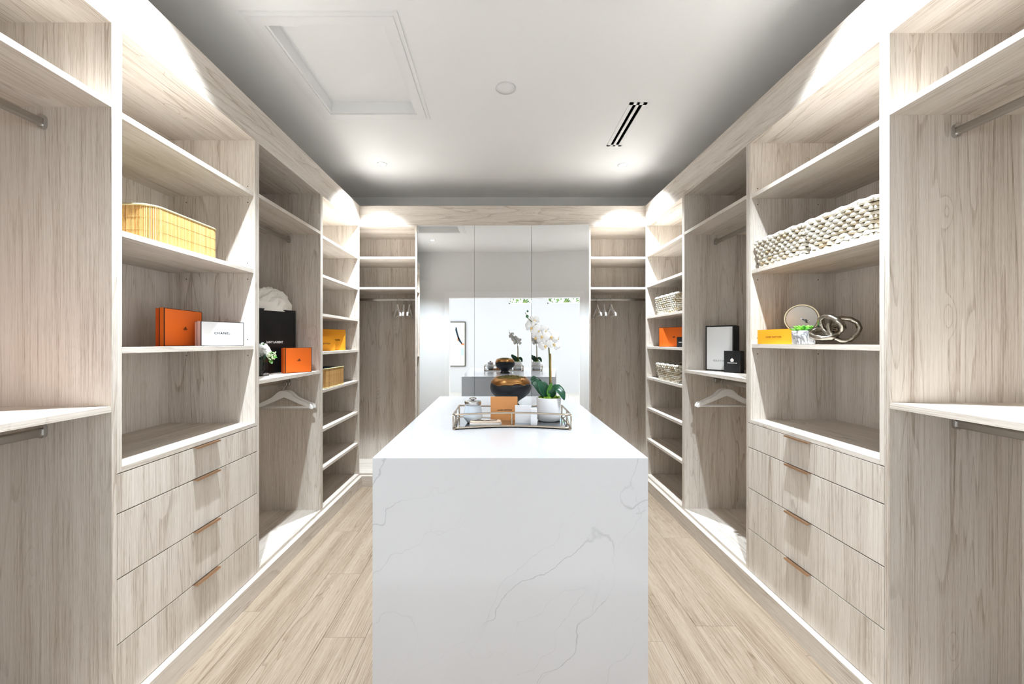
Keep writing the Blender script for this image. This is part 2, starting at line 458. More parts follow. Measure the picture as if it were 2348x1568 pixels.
# ceiling with the hatch opening
HX0, HX1, HY0, HY1 = -1.118, -0.545, 1.905, 2.652
m = MB()
m.box(WALL_L - 0.1, HX0, 0.52, WALL_B + 0.1, CEIL, CEIL + 0.12); m.box(HX1, WALL_R + 0.1, 0.52, WALL_B + 0.1, CEIL, CEIL + 0.12)
m.box(HX0, HX1, 0.52, HY0, CEIL, CEIL + 0.12); m.box(HX0, HX1, HY1, WALL_B + 0.1, CEIL, CEIL + 0.12)
struct(m.build('ceiling', WHITE_CEIL))

# the room behind the camera, seen only in the mirror
FX0, FX1, FY = -2.86, 2.96, -3.2
struct(quick_box('floor_far', PALE_FLOOR, None, FX0, FX1, FY, 0.52, -0.06, 0.0), 'pale floor of the room beyond the doorway')
struct(quick_box('ceiling_far', WHITE_CEIL, None, FX0 - 0.1, FX1 + 0.1, FY - 0.1, 0.52, CEIL, CEIL + 0.12))
m = MB(); m.box(FX0 - 0.1, WALL_L, 0.50, 0.62, 0, CEIL); m.box(WALL_R, FX1 + 0.1, 0.50, 0.62, 0, CEIL)
struct(m.build('wall_far_front', WHITE_WALL))
def side_wall(name, x0, x1):
    m = MB(); wy0, wy1, wz0, wz1 = -1.75, 0.25, 0.45, 2.45
    m.box(x0, x1, FY, wy0, 0, CEIL); m.box(x0, x1, wy1, 0.52, 0, CEIL)
    m.box(x0, x1, wy0, wy1, 0, wz0); m.box(x0, x1, wy0, wy1, wz1, CEIL)
    struct(m.build(name, WHITE_WALL))
    return wy0, wy1, wz0, wz1
for n, (x0, x1) in enumerate(((FX0 - 0.1, FX0), (FX1, FX1 + 0.1))):  # side windows are unseen, added to hold the stand-in daylight lamps
    wy0, wy1, wz0, wz1 = side_wall('wall_far_left' if n == 0 else 'wall_far_right', x0, x1)
    xm = (x0 + x1) / 2
    w = MB()
    for a in (wy0, (wy0 + wy1) / 2 - 0.02, wy1 - 0.04): w.box(xm - 0.03, xm + 0.03, a, a + 0.04, wz0, wz1)
    for a in (wz0, wz1 - 0.04): w.box(xm - 0.03, xm + 0.03, wy0, wy1, a, a + 0.04)
    wo = struct(w.build('window_%d' % (n + 1), TRIM_WHITE), 'tall white framed window beside the camera')
    quick_box('pane', GLASS, wo, xm - 0.003, xm + 0.003, wy0 + 0.04, wy1 - 0.04, wz0 + 0.04, wz1 - 0.04)
# far wall with the high window
m = MB(); hx0, hx1, hz0, hz1 = 0.24, 1.9, zz(1.0), 2.74
m.box(FX0 - 0.1, hx0, FY - 0.1, FY, 0, CEIL); m.box(hx1, FX1 + 0.1, FY - 0.1, FY, 0, CEIL)
m.box(hx0, hx1, FY - 0.1, FY, 0, hz0); m.box(hx0, hx1, FY - 0.1, FY, hz1, CEIL)
struct(m.build('wall_far', plain('far_wall_paint', srgb(206, 206, 207), 0.85)))
w = MB()
for a in (hx0, hx1 - 0.03): w.box(a, a + 0.03, FY - 0.07, FY - 0.02, hz0, hz1)
for a in (hz0, hz1 - 0.03): w.box(hx0, hx1, FY - 0.07, FY - 0.02, a, a + 0.03)
wo = struct(w.build('window_3', TRIM_WHITE), 'high strip window reflected above the mirrored doorway')
quick_box('pane', GLASS, wo, hx0 + 0.03, hx1 - 0.03, FY - 0.048, FY - 0.042, hz0 + 0.03, hz1 - 0.03)

# ================================================================== cabinet runs
def mapper(side, a):
    """unit space (w along the run, d into the depth) -> world box ranges"""
    if side == 'L': return lambda w0, w1, d0, d1: (XL - d1, XL - d0, a + w0, a + w1)
    if side == 'R': return lambda w0, w1, d0, d1: (XR + d0, XR + d1, a + w0, a + w1)
    return lambda w0, w1, d0, d1: (a + w0, a + w1, YB + d0, YB + d1)
T = 0.018
Z_BASE, Z_TOP = zz(-1.215), zz(1.065)

def stadium(cy, cz, hw, hh, n=6):
    pts = []
    for k in range(n + 1):
        a = PI * k / n; pts.append((cy + hw * math.cos(a), cz + (hh - hw) + hw * math.sin(a)))
    for k in range(n + 1):
        a = PI + PI * k / n; pts.append((cy + hw * math.cos(a), cz - (hh - hw) + hw * math.sin(a)))
    return pts

def unit(side, a, b, label, shelves=(), fixed=(), rods=(), drawers=None, counter=None, holes=True, width_sides=(True, True), front_panel_skip=None, front_x=None):
    W = b - a; mp = mapper(side, a); along = 'x' if side == 'B' else 'y'
    base = {'L': (XL, a, 0), 'R': (XR, a, 0), 'B': (a, YB, 0)}[side]
    t = thing('open_wardrobe', label, 'wardrobe', base)
    def P(name, w0, w1, d0, d1, z0, z1, grain, mat=WOOD, parent=None, bevel=0.0):
        x0, x1, y0, y1 = mp(w0, w1, d0, d1)
        return quick_box(name, mat, parent or t, x0, x1, y0, y1, z0, z1, grain, bevel=bevel)
    zb = zz(-1.233)
    for w0 in (0.0003, W - T - 0.0003):
        mb = MB()
        if drawers:
            x0, x1, y0, y1 = mp(w0, w0 + T, 0, DEPTH); mb.box(x0, x1, y0, y1, drawers[0], Z_TOP, 'z')
            x0, x1, y0, y1 = mp(w0, w0 + T, 0.021, DEPTH); mb.box(x0, x1, y0, y1, zb, drawers[0] - 0.0005, 'z')
        else:
            x0, x1, y0, y1 = mp(w0, w0 + T, 0, DEPTH); mb.box(x0, x1, y0, y1, zb, Z_TOP, 'z')
        mb.build('side_panel', WOOD, t)
    P('back_panel', T, W - T, DEPTH - 0.008, DEPTH, zb, Z_TOP, 'z')
    P('top_panel', 0.0003, W - 0.0003, 0, DEPTH, Z_TOP, Z_TOP + T, along)
    if drawers: P('base_panel', T, W - T, 0.024, DEPTH - 0.008, zb, Z_BASE, along)
    else: P('base_panel', T + 0.0003, W - T - 0.0003, 0, DEPTH - 0.008, zb, Z_BASE, along)
    for z in shelves: P('shelf', T + 0.001, W - T - 0.001, 0.006, DEPTH - 0.009, z - 0.02, z, along)
    for z in fixed: P('shelf', T, W - T, 0.001, DEPTH - 0.009, z - 0.02, z, along)
    if counter: P('counter_panel', T, W - T, 0.0, DEPTH - 0.009, counter - T, counter, along)
    if holes and shelves:
        mb = MB()
        for z in shelves:
            for dz in (-0.055, 0.03):
                for d in (0.035, 0.36):
                    for w in (T + 0.0002, W - T - 0.0006):
                        x0, x1, y0, y1 = mp(w, w + 0.0004, d, d + 0.005)
                        mb.box(x0, x1, y0, y1, z + dz, z + dz + 0.005)
        mb.build('pin_holes', HOLE, t)['kind'] = 'stuff'
    for z in rods:
        mb = MB(); d = 0.225 if side != 'B' else 0.235
        pts = stadium(0, z, 0.0075, 0.015)
        n = len(pts); vs = []
        for w in (T + 0.004, W - T - 0.004):
            for p in pts:
                x0, x1, y0, y1 = mp(w, w, d + p[0], d + p[0]); vs.append((x0, y0, p[1]))
        fs = [tuple(range(n)), tuple(range(2 * n - 1, n - 1, -1))] + [(i, n + i, n + (i + 1) % n, (i + 1) % n) for i in range(n)]
        mb.add(vs, fs, None, False)
        rod = mb.build('hanging_rail', STEEL, t)
        for w0, w1 in ((T, T + 0.012), (W - T - 0.012, W - T)):
            mb = MB(); pts2 = stadium(0, z + 0.004, 0.0115, 0.024); n = len(pts2); vs = []
            for w in (w0, w1):
                for p in pts2:
                    x0, x1, y0, y1 = mp(w, w, d + p[0], d + p[0]); vs.append((x0, y0, p[1]))
            fs = [tuple(range(n)), tuple(range(2 * n - 1, n - 1, -1))] + [(i, n + i, n + (i + 1) % n, (i + 1) % n) for i in range(n)]
            mb.add(vs, fs); mb.build('rail_bracket', CHROME, rod)
    if drawers:
        for k in range(len(drawers) - 1):
            zt, zbm = drawers[k] - 0.004, drawers[k + 1]
            dr = P('drawer', 0.0015, W - 0.0015, 0.0, 0.018, zbm, zt, 'z', bevel=0.0007)
            c = W / 2 + 0.018
            mb = MB()
            def hb(w0, w1, d0, d1, z0, z1):
                x0, x1, y0, y1 = mp(w0, w1, d0, d1); mb.box(x0, x1, y0, y1, z0, z1)
            hb(c - 0.072, c + 0.072, -0.016, 0.012, zt, zt + 0.0022)
            hb(c - 0.072, c + 0.072, -0.0175, -0.0155, zt - 0.0045, zt + 0.0022)
            mb.build('pull', BRONZE, dr)
        P('drawer_box', T + 0.012, W - T - 0.012, 0.024, DEPTH - 0.05, Z_BASE + 0.004, drawers[0] - 0.03, along)
    return t

L0, L1, L2, L3, L4 = 0.93, 1.357, 2.140, 2.916, 3.702
R0, R1, R2, R3, R4 = 0.93, 1.403, 2.171, 2.941, 3.702
LS = {'low': zz(-0.208), 'A': [zz(.789), zz(.383), zz(-.02)], 'C': [zz(v) for v in (.783, .495, .208, -.0735, -.355, -.642, -.928)]}
RS = {'low': zz(-0.203), 'A': [zz(.789), zz(.385), zz(-.012)], 'C': [zz(v) for v in (.797, .517, .232, -.043, -.322, -.603, -.886)]}
unit('L', L0, L1, 'taupe wood hanging bay at the left edge of the photo', fixed=[zz(.803), zz(-.215)], rods=[zz(.727), zz(-.30)])
unit('L', L1, L2, 'taupe wood shelf bay with four drawers left of the island', shelves=LS['A'], counter=zz(-.428),
     drawers=[zz(-.446), zz(-.582), zz(-.804), zz(-1.026), zz(-1.231)])
unit('L', L2, L3, 'taupe wood double hanging bay holding the black paper bag', fixed=[zz(.797), LS['low']], rods=[zz(.732), zz(-.297)])
unit('L', L3, L4, 'open shelf tower with seven shelves in the left back corner', shelves=LS['C'])
unit('R', R0, R1, 'taupe wood hanging bay at the right edge of the photo', fixed=[zz(.803), zz(-.21)], rods=[zz(.722), zz(-.281)])
unit('R', R1, R2, 'taupe wood shelf bay with four drawers right of the island', shelves=RS['A'], counter=zz(-.417),
     drawers=[zz(-.434), zz(-.567), zz(-.786), zz(-1.006), zz(-1.231)])
unit('R', R2, R3, 'taupe wood double hanging bay holding the tall white box', fixed=[zz(.80), RS['low']], rods=[zz(.7244), zz(-.279)])
unit('R', R3, R4, 'open shelf tower with seven shelves in the right back corner', shelves=RS['C'])
BS = [zz(.788), zz(.506)]
unit('B', WALL_L + 0.013, -0.764, 'long hanging bay left of the mirrored doors', fixed=BS, rods=[zz(.415)])
unit('B', 0.8225, WALL_R - 0.013, 'long hanging bay right of the mirrored doors', fixed=BS, rods=[zz(.415)])

# fascia boards and plinths
FZ0, FZ1 = Z_TOP + T + 0.001, zz(1.257)
m = MB(); m.box(XL - 0.018, XL, 0.93, YB, FZ0, FZ1, 'y'); struct(m.build('trim_2', WOOD), 'wood fascia board above the left cabinets')
m = MB(); m.box(XR, XR + 0.018, 0.93, YB, FZ0, FZ1, 'y'); struct(m.build('trim_3', WOOD), 'wood fascia board above the right cabinets')
m = MB(); m.box(XL, XR, YB, YB + 0.018, FZ0, FZ1, 'x'); struct(m.build('trim_4', WOOD), 'wood fascia board above the mirrored doors')
PZ = zz(-1.2335)
m = MB(); m.box(XL - 0.02, XL + 0.03, 0.93, YB - 0.03, 0.0005, PZ, 'y'); struct(m.build('baseboard_left', WOOD))
m = MB(); m.box(XR - 0.03, XR + 0.02, 0.93, YB - 0.03, 0.0005, PZ, 'y'); struct(m.build('baseboard_right', WOOD))
m = MB(); m.box(XL + 0.0, XR - 0.0, YB - 0.03, YB + 0.02, 0.0005, PZ, 'x'); struct(m.build('baseboard_back', WOOD))

# mirrored wardrobe in the middle of the back run
mc = thing('mirrored_wardrobe', 'tall wardrobe with three mirrored doors on the back wall', 'wardrobe', (0.029, YB, 0))
quick_box('body', WOOD, mc, -0.7632, 0.8215, YB + 0.03, YB + DEPTH, zz(-1.233), Z_TOP + T, 'z')
MX0, MX1 = -0.7625, 0.8205
dw = (MX1 - MX0) / 3
MZ0, MZ1 = zz(-1.20), zz(1.077)
for k in range(3):
    xa, xb = MX0 + k * dw + 0.0012, MX0 + (k + 1) * dw - 0.0012
    ang = 0.0
    d = bpy.data.objects.new('door', None)
    mb = MB(); mb.box(0, xb - xa, 0.0045, 0.02, MZ0, MZ1, 'z')
    d = mb.build('door', DARK_GAP, mc, local=True)
    mb = MB(); mb.box(0, xb - xa, 0.0, 0.0044, MZ0, MZ1)
    pane = mb.build('mirror_pane', MIRROR, d, local=True)
    d.location = (xa - 0.029, 0.0, 0)
    if k == 2: d.rotation_euler = (0, 0, -math.radians(4.2))       # right-hand door stands slightly ajar
quick_box('top_strip', WOOD, mc, -0.7632, 0.8215, YB + 0.0, YB + 0.0295, MZ1 + 0.001, Z_TOP + T, 'x')
quick_box('base_strip', WOOD, mc, -0.7632, 0.8215, YB + 0.0, YB + 0.0295, zz(-1.233), MZ0 - 0.002, 'x')

# ================================================================== ceiling fittings
hatch = thing('attic_hatch', 'white framed access hatch recessed in the ceiling', 'hatch', ((HX0 + HX1) / 2, (HY0 + HY1) / 2, CEIL - 0.01))
def ring(mb, x0, x1, y0, y1, wdt, z0, z1):
    mb.box(x0 - wdt, x1 + wdt, y0 - wdt, y0, z0, z1); mb.box(x0 - wdt, x1 + wdt, y1, y1 + wdt, z0, z1)
    mb.box(x0 - wdt, x0, y0, y1, z0, z1); mb.box(x1, x1 + wdt, y0, y1, z0, z1)
mb = MB(); ring(mb, HX0, HX1, HY0, HY1, 0.052, CEIL - 0.012, CEIL); mb.build('inner_casing', TRIM_WHITE, hatch)
mb = MB(); ring(mb, HX0 - 0.0525, HX1 + 0.0525, HY0 - 0.0525, HY1 + 0.0525, 0.022, CEIL - 0.007, CEIL); mb.build('outer_bead', TRIM_WHITE, hatch)
mb = MB(); ring(mb, HX0 + 0.012, HX1 - 0.012, HY0 + 0.012, HY1 - 0.012, 0.0115, CEIL - 0.003, CEIL + 0.066); mb.build('reveal', TRIM_WHITE, hatch)
quick_box('hatch_panel', WHITE_CEIL, hatch, HX0 + 0.001, HX1 - 0.001, HY0 + 0.001, HY1 - 0.001, CEIL + 0.0665, CEIL + 0.08)

sp = thing('ceiling_speaker', 'round white flush disc in the middle of the ceiling', 'ceiling speaker', (0.036, 2.392, CEIL))
mb = MB(); mb.lathe([(0.0605, 0.0), (0.0605, -0.004), (0.0575, -0.005), (0.0575, -0.003)], 48, (0, 0, 0)); mb.build('rim', plain('speaker_rim', srgb(226, 226, 226), 0.6), sp, local=True)
mb = MB(); mb.lathe([(0.0570, -0.001), (0.0570, -0.004), (0.02, -0.0045), (0.0001, -0.0045)], 48); mb.build('grille', plain('speaker_grille', srgb(238, 238, 238), 0.8, bump=0.2, bscale=900), sp, local=True)

vent = thing('air_vent', 'white slot air vent with two dark slots on the ceiling', 'vent', (0.878, 2.82, CEIL))
vx0, vx1, vy0, vy1 = 0.823, 0.933, 2.533, 3.094
mb = MB()
for a, b_ in ((vx0, vx0 + 0.024), (0.868, 0.886), (vx1 - 0.024, vx1)): mb.box(a, b_, vy0, vy1, CEIL - 0.006, CEIL)
for a, b_ in ((vy0, vy0 + 0.02), (vy1 - 0.02, vy1)): mb.box(vx0, vx1, a, b_, CEIL - 0.006, CEIL)
mb.build('frame', TRIM_WHITE, vent)
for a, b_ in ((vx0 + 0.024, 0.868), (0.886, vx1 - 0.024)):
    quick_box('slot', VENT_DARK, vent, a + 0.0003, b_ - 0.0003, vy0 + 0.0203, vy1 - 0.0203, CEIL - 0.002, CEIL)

DL_LABELS = ['lit recessed downlight in the ceiling above the left corner shelves', 'lit recessed downlight in the ceiling above the right corner shelves',
             'lit recessed downlight reflected at the top of the left mirrored door', 'lit recessed downlight out of frame above the right drawers']
for (x, y), lab in zip(DOWNLIGHTS, DL_LABELS):
    t = thing('downlight', lab, 'ceiling light', (x, y, CEIL), group='recessed ceiling downlights')
    mb = MB(); mb.lathe([(0.042, 0.0), (0.042, -0.003), (0.03, -0.004), (0.027, -0.001)], 32); mb.build('trim_ring', TRIM_WHITE, t, local=True)
    mb = MB(); mb.lathe([(0.027, -0.0008), (0.027, -0.0028), (0.001, -0.0032)], 24); mb.build('lens', LENS, t, local=True)
    d = bpy.data.lights.new('downlight_lamp', 'SPOT'); d.energy = DOWNLIGHT_POWER; d.spot_size = math.radians(95); d.spot_blend = 1.0
    d.shadow_soft_size = 0.022; d.color = (0.82, 0.92, 1.0)
    o = bpy.data.objects.new('downlight_lamp', d); COL.objects.link(o); o.location = (x, y, CEIL - 0.03)
    o.rotation_euler = (0, math.radians(8) * (1 if x < 0 else -1), 0)      # lamps tilted slightly to the cabinets

# ================================================================== the island
IX0, IX1, IY0, IY1, IZ = -0.431, 0.502, 1.359, 2.895, zz(-0.393)
isl = thing('closet_island', 'white veined quartz island with waterfall ends in the middle', 'island', (0.035, 2.127, 0))
def yz_prism(name, pts):
    """mitred slab: outline in y,z extruded across the island"""
    mb = MB(); n = len(pts)
    vs = [(IX0, p[0], p[1]) for p in pts] + [(IX1, p[0], p[1]) for p in pts]
    mb.add(vs, [tuple(range(n)), tuple(range(2 * n - 1, n - 1, -1))] + [(i, n + i, n + (i + 1) % n, (i + 1) % n) for i in range(n)])
    return mb.build(name, QUARTZ, isl)
yz_prism('top_slab', [(IY0 + 0.0012, IZ), (IY1 - 0.0012, IZ), (IY1 - 0.03, IZ - 0.03), (IY0 + 0.03, IZ - 0.03)])
yz_prism('waterfall_end', [(IY0, 0.001), (IY0, IZ - 0.0012), (IY0 + 0.001, IZ - 0.0002), (IY0 + 0.0298, IZ - 0.0302), (IY0 + 0.0298, 0.001)])
yz_prism('waterfall_end', [(IY1, 0.001), (IY1, IZ - 0.0012), (IY1 - 0.001, IZ - 0.0002), (IY1 - 0.0298, IZ - 0.0302), (IY1 - 0.0298, 0.001)])
quick_box('drawer_body', WOOD, isl, IX0 + 0.02, IX1 - 0.02, IY0 + 0.031, IY1 - 0.031, 0.001, IZ - 0.031, 'z')

# ================================================================== boxes and bags
def frame_of(P0, P1):
    ex = Vector((P1[0] - P0[0], P1[1] - P0[1])); w = ex.length
    return w, math.atan2(ex.y, ex.x), ((P0[0] + P1[0]) / 2, (P0[1] + P1[1]) / 2)

def carton(name, label, P0, P1, t, h, z, lid_mat, base_mat=None, edge=None, lid_frac=0.55, group=None, face=None, face_inset=0.006):
    """lidded carton standing on its side with the lid towards the viewer; front edge runs P0 (left) to P1 (right)"""
    w, rz, c = frame_of(P0, P1)
    o = thing(name, label, 'box', (c[0], c[1], z + 0.0005), rz, group)
    base_mat = base_mat or lid_mat
    quick_box('base', base_mat, o, -w / 2 + 0.0015, w / 2 - 0.0015, t * lid_frac + 0.0005, t, 0.0, h - 0.003, local=True)
    lid = quick_box('lid', lid_mat, o, -w / 2, w / 2, 0.0, t * lid_frac, 0.0, h, local=True)
    if face: quick_box('face_panel', face, lid, -w / 2 + face_inset, w / 2 - face_inset, -0.0008, 0.0, face_inset, h - face_inset, local=True)
    if edge:
        e = 0.0022; mb = MB()
        for a in (-w / 2, w / 2 - e): mb.box(a - 0.0004, a + e + 0.0004, -0.0007, 0.002, 0, h)
        for a in (0.0, h - e): mb.box(-w / 2, w / 2, -0.0007, 0.002, a, a + e + 0.0003)
        mb.box(-w / 2 - 0.0005, -w / 2 + 0.002, t * lid_frac - 0.0015, t * lid_frac + 0.0015, 0, h)
        mb.box(w / 2 - 0.002, w / 2 + 0.0005, t * lid_frac - 0.0015, t * lid_frac + 0.0015, 0, h)
        mb.box(-w / 2, w / 2, t - 0.0015, t + 0.0003, h - 0.0035, h - 0.0015)
        mb.build('edge_piping', edge, lid, local=True)
    o['w'] = w
    return o, lid, w

def carriage_mark(parent, cx, cz, s, mat):
    """small carriage-like emblem: body, hood, wheels and ground line"""
    mb = MB(); y = -0.0011
    def poly(pts): mb.add([(cx + p[0] * s, y, cz + p[1] * s) for p in pts], [tuple(range(len(pts)))])
    poly([(-0.5, -0.12), (0.5, -0.12), (0.5, -0.2), (-0.5, -0.2)])
    poly([(-0.22, -0.1), (-0.16, 0.12), (0.0, 0.14), (0.06, -0.1)])
    poly([(-0.06, 0.1), (0.1, 0.34), (0.2, 0.3), (0.18, 0.0), (0.3, -0.1), (0.02, -0.1)])
    poly([(0.24, -0.1), (0.3, 0.1), (0.4, 0.04), (0.42, -0.1)])
    poly([(-0.36, -0.1), (-0.3, 0.04), (-0.24, -0.1)])
    mb.build('emblem', mat, parent, local=True)
    text_mb('PARIS', s * 0.5, s * 0.09, cx, cz - s * 0.32, y).build('lettering', mat, parent, local=True)

zA, zC, zlow = LS['A'], LS['C'], LS['low']
# left drawers bay, third shelf
o, lid, w = carton('gift_box', 'large flat orange box with dark edges behind the white box', (-1.470, 1.758), (-1.500, 2.020), 0.036, 0.169, zA[2], ORANGE, ORANGE_D, BROWN)
carriage_mark(lid, 0.005, 0.082, 0.03, INK_BROWN)
o, lid, w = carton('gift_box', 'white box with black edges and black lettering on the left shelf', (-1.412, 1.895), (-1.318, 2.065), 0.058, 0.118, zA[2], WHITE_CARD, WHITE_CARD, INK, lid_frac=0.6)
text_mb('CHANEL', 0.072, 0.0125, -0.004, 0.062, -0.0012, spacing=1.25, bold=0.035).build('lettering', INK, lid, local=True)

# left hanging bay shelf
o, lid, w = carton('gift_box', 'orange box with small brown emblem beside the black paper bag', (-1.405, 2.632), (-1.302, 2.775), 0.06, 0.168, zlow, ORANGE, ORANGE_D, BROWN)
carriage_mark(lid, 0.0, 0.085, 0.028, INK_BROWN)

w, rz, c = frame_of((-1.5735, 2.544), (-1.4345, 2.82))
bag = thing('shopping_bag', 'tall black paper bag with white lettering and tissue on top', 'bag', (c[0], c[1], zlow + 0.0005), rz)
mb = MB(); h = 0.425; t = 0.10
nx, nz = 10, 14; vs = []; fs = []
for j in range(nz + 1):
    for i in range(nx + 1):
        u_, v_ = i / nx, j / nz
        dent = 0.006 * abs(math.sin(v_ * 5 + u_ * 7)) * math.sin(PI * u_) * v_ + (0.008 * math.exp(-((u_ - 0.7) / 0.06) ** 2) * max(0, math.sin(PI * v_)))
        vs.append((-w / 2 + w * u_, -0.0 + dent, h * v_))
for j in range(nz):
    for i in range(nx): fs.append((j * (nx + 1) + i, j * (nx + 1) + i + 1, (j + 1) * (nx + 1) + i + 1, (j + 1) * (nx + 1) + i))
mb.add(vs, fs, None, True)
mb.build('front_panel', BLACK_GLOSS, bag, local=True)
mb = MB()
mb.add([(-w/2, 0, 0), (-w/2, t/2, 0), (-w/2, t, 0), (-w/2, 0, h), (-w/2 + 0.018, t/2, h), (-w/2, t, h)], [(0, 1, 4, 3), (1, 2, 5, 4)])
mb.add([(w/2, 0, 0), (w/2, t/2, 0), (w/2, t, 0), (w/2, 0, h), (w/2 - 0.018, t/2, h), (w/2, t, h)], [(0, 1, 4, 3), (1, 2, 5, 4)])
mb.build('gusset', BLACK_GLOSS, bag, local=True)
mb = MB(); mb.box(-w/2, w/2, t - 0.001, t, 0, h); mb.box(-w/2, w/2, 0.001, t, 0, 0.002); mb.build('rear_panel', BLACK_GLOSS, bag, local=True)
text_mb('SAINT LAURENT', 0.118, 0.0145, 0.0, 0.205, -0.0008, bold=0.035).build('lettering', INK_WHITE, bag, local=True)
# crumpled tissue
mb = MB(); vs = []; fs = []; n, mlev = 26, 8
rnd = random.Random(3)
for j in range(mlev + 1):
    for i in range(n):
        a = 2 * PI * i / n; f = j / mlev
        rx = (w / 2 + 0.004) * math.cos(f * PI / 2 * 0.97) * (1.02 + 0.16 * rnd.uniform(-1, 1) * (0.2 + f)); ry = (t / 2 + 0.004) * math.cos(f * PI / 2 * 0.9) * (1.0 + 0.25 * rnd.uniform(-1, 1) * (f > 0))
        zz_ = h - 0.012 + 0.155 * math.sin(f * PI / 2) * (1 + 0.10 * rnd.uniform(-1, 1))
        vs.append((rx * math.cos(a), t / 2 + ry * math.sin(a), zz_))
for j in range(mlev):
    for i in range(n):
        q = (j * n + i, j * n + (i + 1) % n, (j + 1) * n + (i + 1) % n, (j + 1) * n + i)
        fs += [(q[0], q[1], q[2]), (q[0], q[2], q[3])]
fs.append(tuple(mlev * n + i for i in range(n)))
mb.add(vs, fs); mb.build('tissue_paper', TISSUE, bag, local=True)

# left corner tower: two amber boxes
o, lid, w = carton('gift_box', 'larger amber box standing behind the smaller one on the left tower', (-1.494, 3.196), (-1.327, 3.45), 0.08, 0.176, zC[3], AMBER, None, None)
text_mb('LOUIS VUITTON', 0.195, 0.0175, 0.0, 0.088, -0.0012, bold=0.01).build('lettering', INK, lid, local=True)
o, lid, w = carton('gift_box', 'smaller amber box standing in front of the larger one on the left tower', (-1.472, 3.092), (-1.348, 3.28), 0.05, 0.116, zC[3], AMBER, None, None)
text_mb('LOUIS VUITTON', 0.14, 0.0125, 0.0, 0.058, -0.0012, bold=0.01).build('lettering', INK, lid, local=True)
# sliver of an orange box at the left edge
o, lid, w = carton('gift_box', 'sliver of a low orange box cut off by the left edge of the photo', (-1.50, 0.985), (-1.424, 1.13), 0.1, 0.045, zz(-.215), ORANGE, ORANGE_D, None)

# right side
zA, zC, zlow = RS['A'], RS['C'], RS['low']
o, lid, w = carton('gift_box', 'long amber box with small lettering beside the marble pot', (1.349, 2.10), (1.382, 1.898), 0.085, 0.073, zA[2], AMBER, None, None, lid_frac=0.5)
text_mb('LOUIS VUITTON', 0.092, 0.0085, -0.002, 0.036, -0.0012, bold=0.01).build('lettering', INK, lid, local=True)
o, lid, w = carton('gift_box', 'tall white faced box with black border on the right hanging shelf', (1.462, 2.85), (1.575, 2.70), 0.0886, 0.315, zlow, BLACK, BLACK, None, face=GREY_CARD, face_inset=0.009)
text_mb('GUCCI', 0.085, 0.0125, 0.003, 0.072, -0.0016, spacing=1.4).build('lettering', INK, lid, local=True)
o, lid, w = carton('gift_box', 'square black box with white emblem in front of the tall white box', (1.486, 2.66), (1.547, 2.578), 0.0576, 0.143, zlow, BLACK, BLACK, None, lid_frac=0.7)
mb = MB(); s = 0.013; mb.add([(x_ * s, -0.0012, 0.082 + y_ * s) for x_, y_ in ((-0.85, 0.25), (-0.62, -0.75), (0.62, -0.75), (0.85, 0.25), (0.0, 1.1))], [(0, 1, 2, 3, 4)])
mb.build('emblem', INK_WHITE, lid, local=True)
mb = MB(); mb.add([(x_ * s, -0.0016, 0.082 + y_ * s) for x_, y_ in ((-0.28, 0.0), (0.0, -0.25), (0.28, 0.0), (0.0, 0.3))], [(0, 1, 2, 3)])
mb.build('emblem', GOLD_INK, lid, local=True)
text_mb('HOME SCULPTURE', 0.058, 0.0062, 0.0, 0.064, -0.0012, bold=0.03).build('lettering', INK_WHITE, lid, local=True)
o, lid, w = carton('gift_box', 'orange box behind a small black box on the right tower', (1.357, 3.42), (1.493, 3.151), 0.07, 0.163, zC[3], ORANGE, ORANGE_D, BROWN)
carriage_mark(lid, 0.0, 0.083, 0.03, INK_BROWN)
o, lid, w = carton('gift_box', 'small black box in front of the orange box on the right tower', (1.3857, 3.14), (1.430, 3.055), 0.045, 0.08, zC[3], BLACK, BLACK, None)
text_mb('HOME SCULPTURE', 0.06, 0.007, 0.0, 0.038, -0.0012, bold=0.03).build('lettering', INK_WHITE, lid, local=True)

# ================================================================== bamboo baskets
def rrect(x0, x1, y0, y1, r, step):
    """points and outward normals round a rounded rectangle"""
    pts = []
    def line(a, b_, nrm):
        L_ = (Vector(b_) - Vector(a)).length; n = max(1, int(L_ / step))
        for i in range(n): pts.append((Vector(a).lerp(Vector(b_), (i + 0.5) / n), Vector(nrm)))
    def arc(cx, cy, a0):
        n = max(2, int(r * PI / 2 / step))
        for i in range(n):
            a = a0 + (i + 0.5) / n * PI / 2
            pts.append((Vector((cx + r * math.cos(a), cy + r * math.sin(a))), Vector((math.cos(a), math.sin(a)))))
    line((x0 + r, y0), (x1 - r, y0), (0, -1)); arc(x1 - r, y0 + r, -PI / 2)
    line((x1, y0 + r), (x1, y1 - r), (1, 0)); arc(x1 - r, y1 - r, 0)
    line((x1 - r, y1), (x0 + r, y1), (0, 1)); arc(x0 + r, y1 - r, PI / 2)
    line((x0, y1 - r), (x0, y0 + r), (-1, 0)); arc(x0 + r, y0 + r, PI)
    return pts
